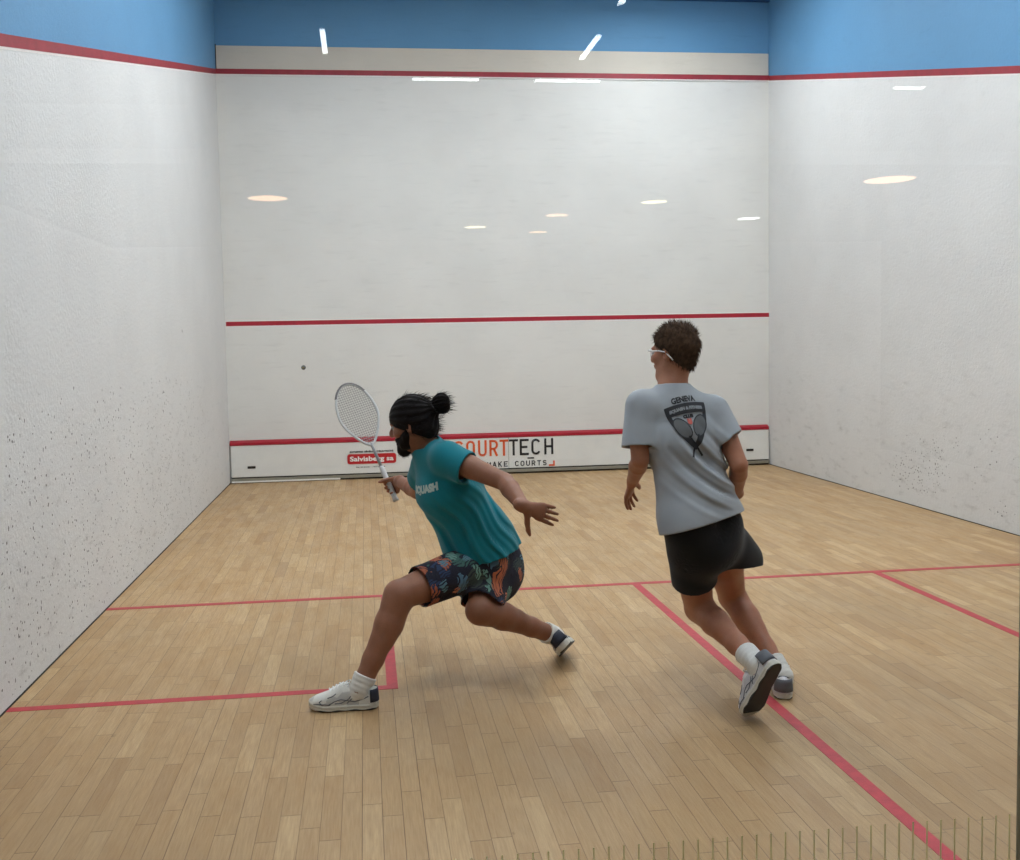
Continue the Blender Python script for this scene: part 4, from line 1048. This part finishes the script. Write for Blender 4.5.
V, Q = sdf_hair(None, .0030, c-.2, c+.2, hairB, 'hair', None)
mbs = strands(V, normals(V, Q), 2600, .022, .0012, lambda q: (u*.5+f*.35 if np.dot(q-c, u) > .06 else -u*1.6), .5, 4, .25)
nV = len(V); Vh = np.concatenate([V, np.array(mbs.V)]); Fh = [tuple(x) for x in Q.tolist()]+[tuple(i+nV for i in q) for q in mbs.F]
B_['child']('hair', Vh, Fh, M['hairB'])
# glasses
base = B_['base']
mb = MB()
for s in (1, -1): mb.tube([p(s*.062, .088, .014), p(s*.076, .070, .016), p(s*.084, .02, .012), p(s*.086, -.010, .006), p(s*.084, -.035, -.018), p(s*.080, -.045, -.032)], .0028, 6)
mb.tube([p(.062, .088, .014), p(.03, .102, .022), p(0, .112, .016), p(-.03, .102, .022), p(-.062, .088, .014)], .0030, 6)
gl_ = mb.build('glasses', M['frame_w'], B_['me'], smooth=True, origin=base)
lens = bpy.data.materials.new('clear_lens'); lens.use_nodes = True; b_ = lens.node_tree.nodes['Principled BSDF']; b_.inputs['Base Color'].default_value = (.9, .92, .95, 1); b_.inputs['Roughness'].default_value = .05; b_.inputs['Alpha'].default_value = .15
for s in (1, -1):
    VV = []; n = 16
    for k in range(n):
        a = 2*PI*k/n; VV.append(p(s*(.034+.029*math.cos(a)), .102-.02*((.034+.029*math.cos(a))/.062)**2, .004+.018*math.sin(a)))
    mb = MB(); mb.add(VV+[q-f*.0015 for q in VV], [tuple(range(n)), tuple(range(2*n-1, n-1, -1))]+[(i, (i+1) % n, n+(i+1) % n, n+i) for i in range(n)])
    mb.build('lens', lens, gl_, origin=base)
# club emblem on the back
nb = nrm(-B_['fc']); ey = B_['up']; ex = nrm(np.cross(ey, nb)); ctr = AT(690, 418, 2.25)
def lay(V, Fc, name, mat, par, lift, sub=.012):
    Vo, Fo = on_cloth(B_['bv'], V, Fc, ctr-nb*0, ex, ey, nb, lift, sub)
    return mesh_np(name, Vo, Fo, True, mat, par, base) if len(Fo) else None
def poly(pts): return [(a, b, 0) for a, b in pts], [tuple(range(len(pts)))]
def band(outer, inner):
    n = len(outer); return [(a, b, 0) for a, b in outer+inner], [(i, (i+1) % n, n+(i+1) % n, n+i) for i in range(n)]
def shield(w, h, y0, bow=.10):
    top = [(w*t, y0+bow*.12*(1-t*t)) for t in np.linspace(-1, 1, 13)]; r = [(w*(1-.10*t-.90*t**2.2), y0-h*t) for t in np.linspace(0, 1, 14)[1:]]
    return top+r+[(-a, b) for a, b in r[-2::-1]]
S = 1.0
o_, i_ = shield(.090, .190, .055), shield(.071, .150, .045)
V_, F_ = band(o_, i_); em = lay(V_, F_, 'emblem', M['emblem'], B_['shirt'], .0025)
V_, F_ = poly([(-.088, .057), (-.05, .064), (0, .067), (.05, .064), (.088, .057), (.086, .014), (.05, .020), (0, .023), (-.05, .020), (-.086, .014)]); lay(V_, F_, 'banner', M['emblem'], em, .003)
def arc_text(body, size, y, w, bow=.010, bold=.0015, th=1):
    V_, F_ = text_mesh(body, size, bold=bold, align='CENTER'); xs = [v[0] for v in V_]; s = w/(max(xs)-min(xs)); m = (max(xs)+min(xs))/2
    return [((v[0]-m)*s, v[1]+y-bow*(((v[0]-m)*s)/.06)**2*.6, 0) for v in V_], F_
for body, size, y, wd, mt, lf in (('GENEVA', .034, .073, .105, M['emblem'], .0025), ('SQUASH & FITNESS', .017, .039, .145, M['emlight'], .0045), ('CLUB', .018, .004, .045, M['emblem'], .0025)):
    V_, F_ = arc_text(body, size, y, wd); lay(V_, F_, 'lettering', mt, em, lf, .02)
def racket2d(ang, cx, cy):
    ca, sa = math.cos(ang), math.sin(ang); R_ = lambda a, b: (cx+a*ca-b*sa, cy+a*sa+b*ca)
    hd = [R_(.031*math.sin(t), .050*math.cos(t)+.035) for t in np.linspace(0, 2*PI, 25)[:-1]]; hi_ = [R_(.026*math.sin(t), .045*math.cos(t)+.035) for t in np.linspace(0, 2*PI, 25)[:-1]]
    return hd, hi_, [R_(-.004, -.005), R_(.004, -.005), R_(.005, -.105), R_(-.005, -.105)]
for ang, cx in ((-.46, .018), (.46, -.018)):
    hd, hi_, hnd = racket2d(ang, cx*1.25, -.068)
    V_, F_ = poly(hi_); lay(V_, F_, 'racket_strings', M['emgrey'], em, .0035)
    V_, F_ = band(hd, hi_); lay(V_, F_, 'racket_frame', M['emblem'], em, .004)
    V_, F_ = poly(hnd); lay(V_, F_, 'racket_handle', M['emblem'], em, .004)
V_, F_ = poly([(a, b-.006) for a, b in [(-.010, .006), (-.003, .006), (0, -.002), (.003, .006), (.010, .006), (.009, -.016), (.003, -.020), (-.003, -.020), (-.009, -.016)]]); lay(V_, F_, 'crest', M['emred'], em, .0035)
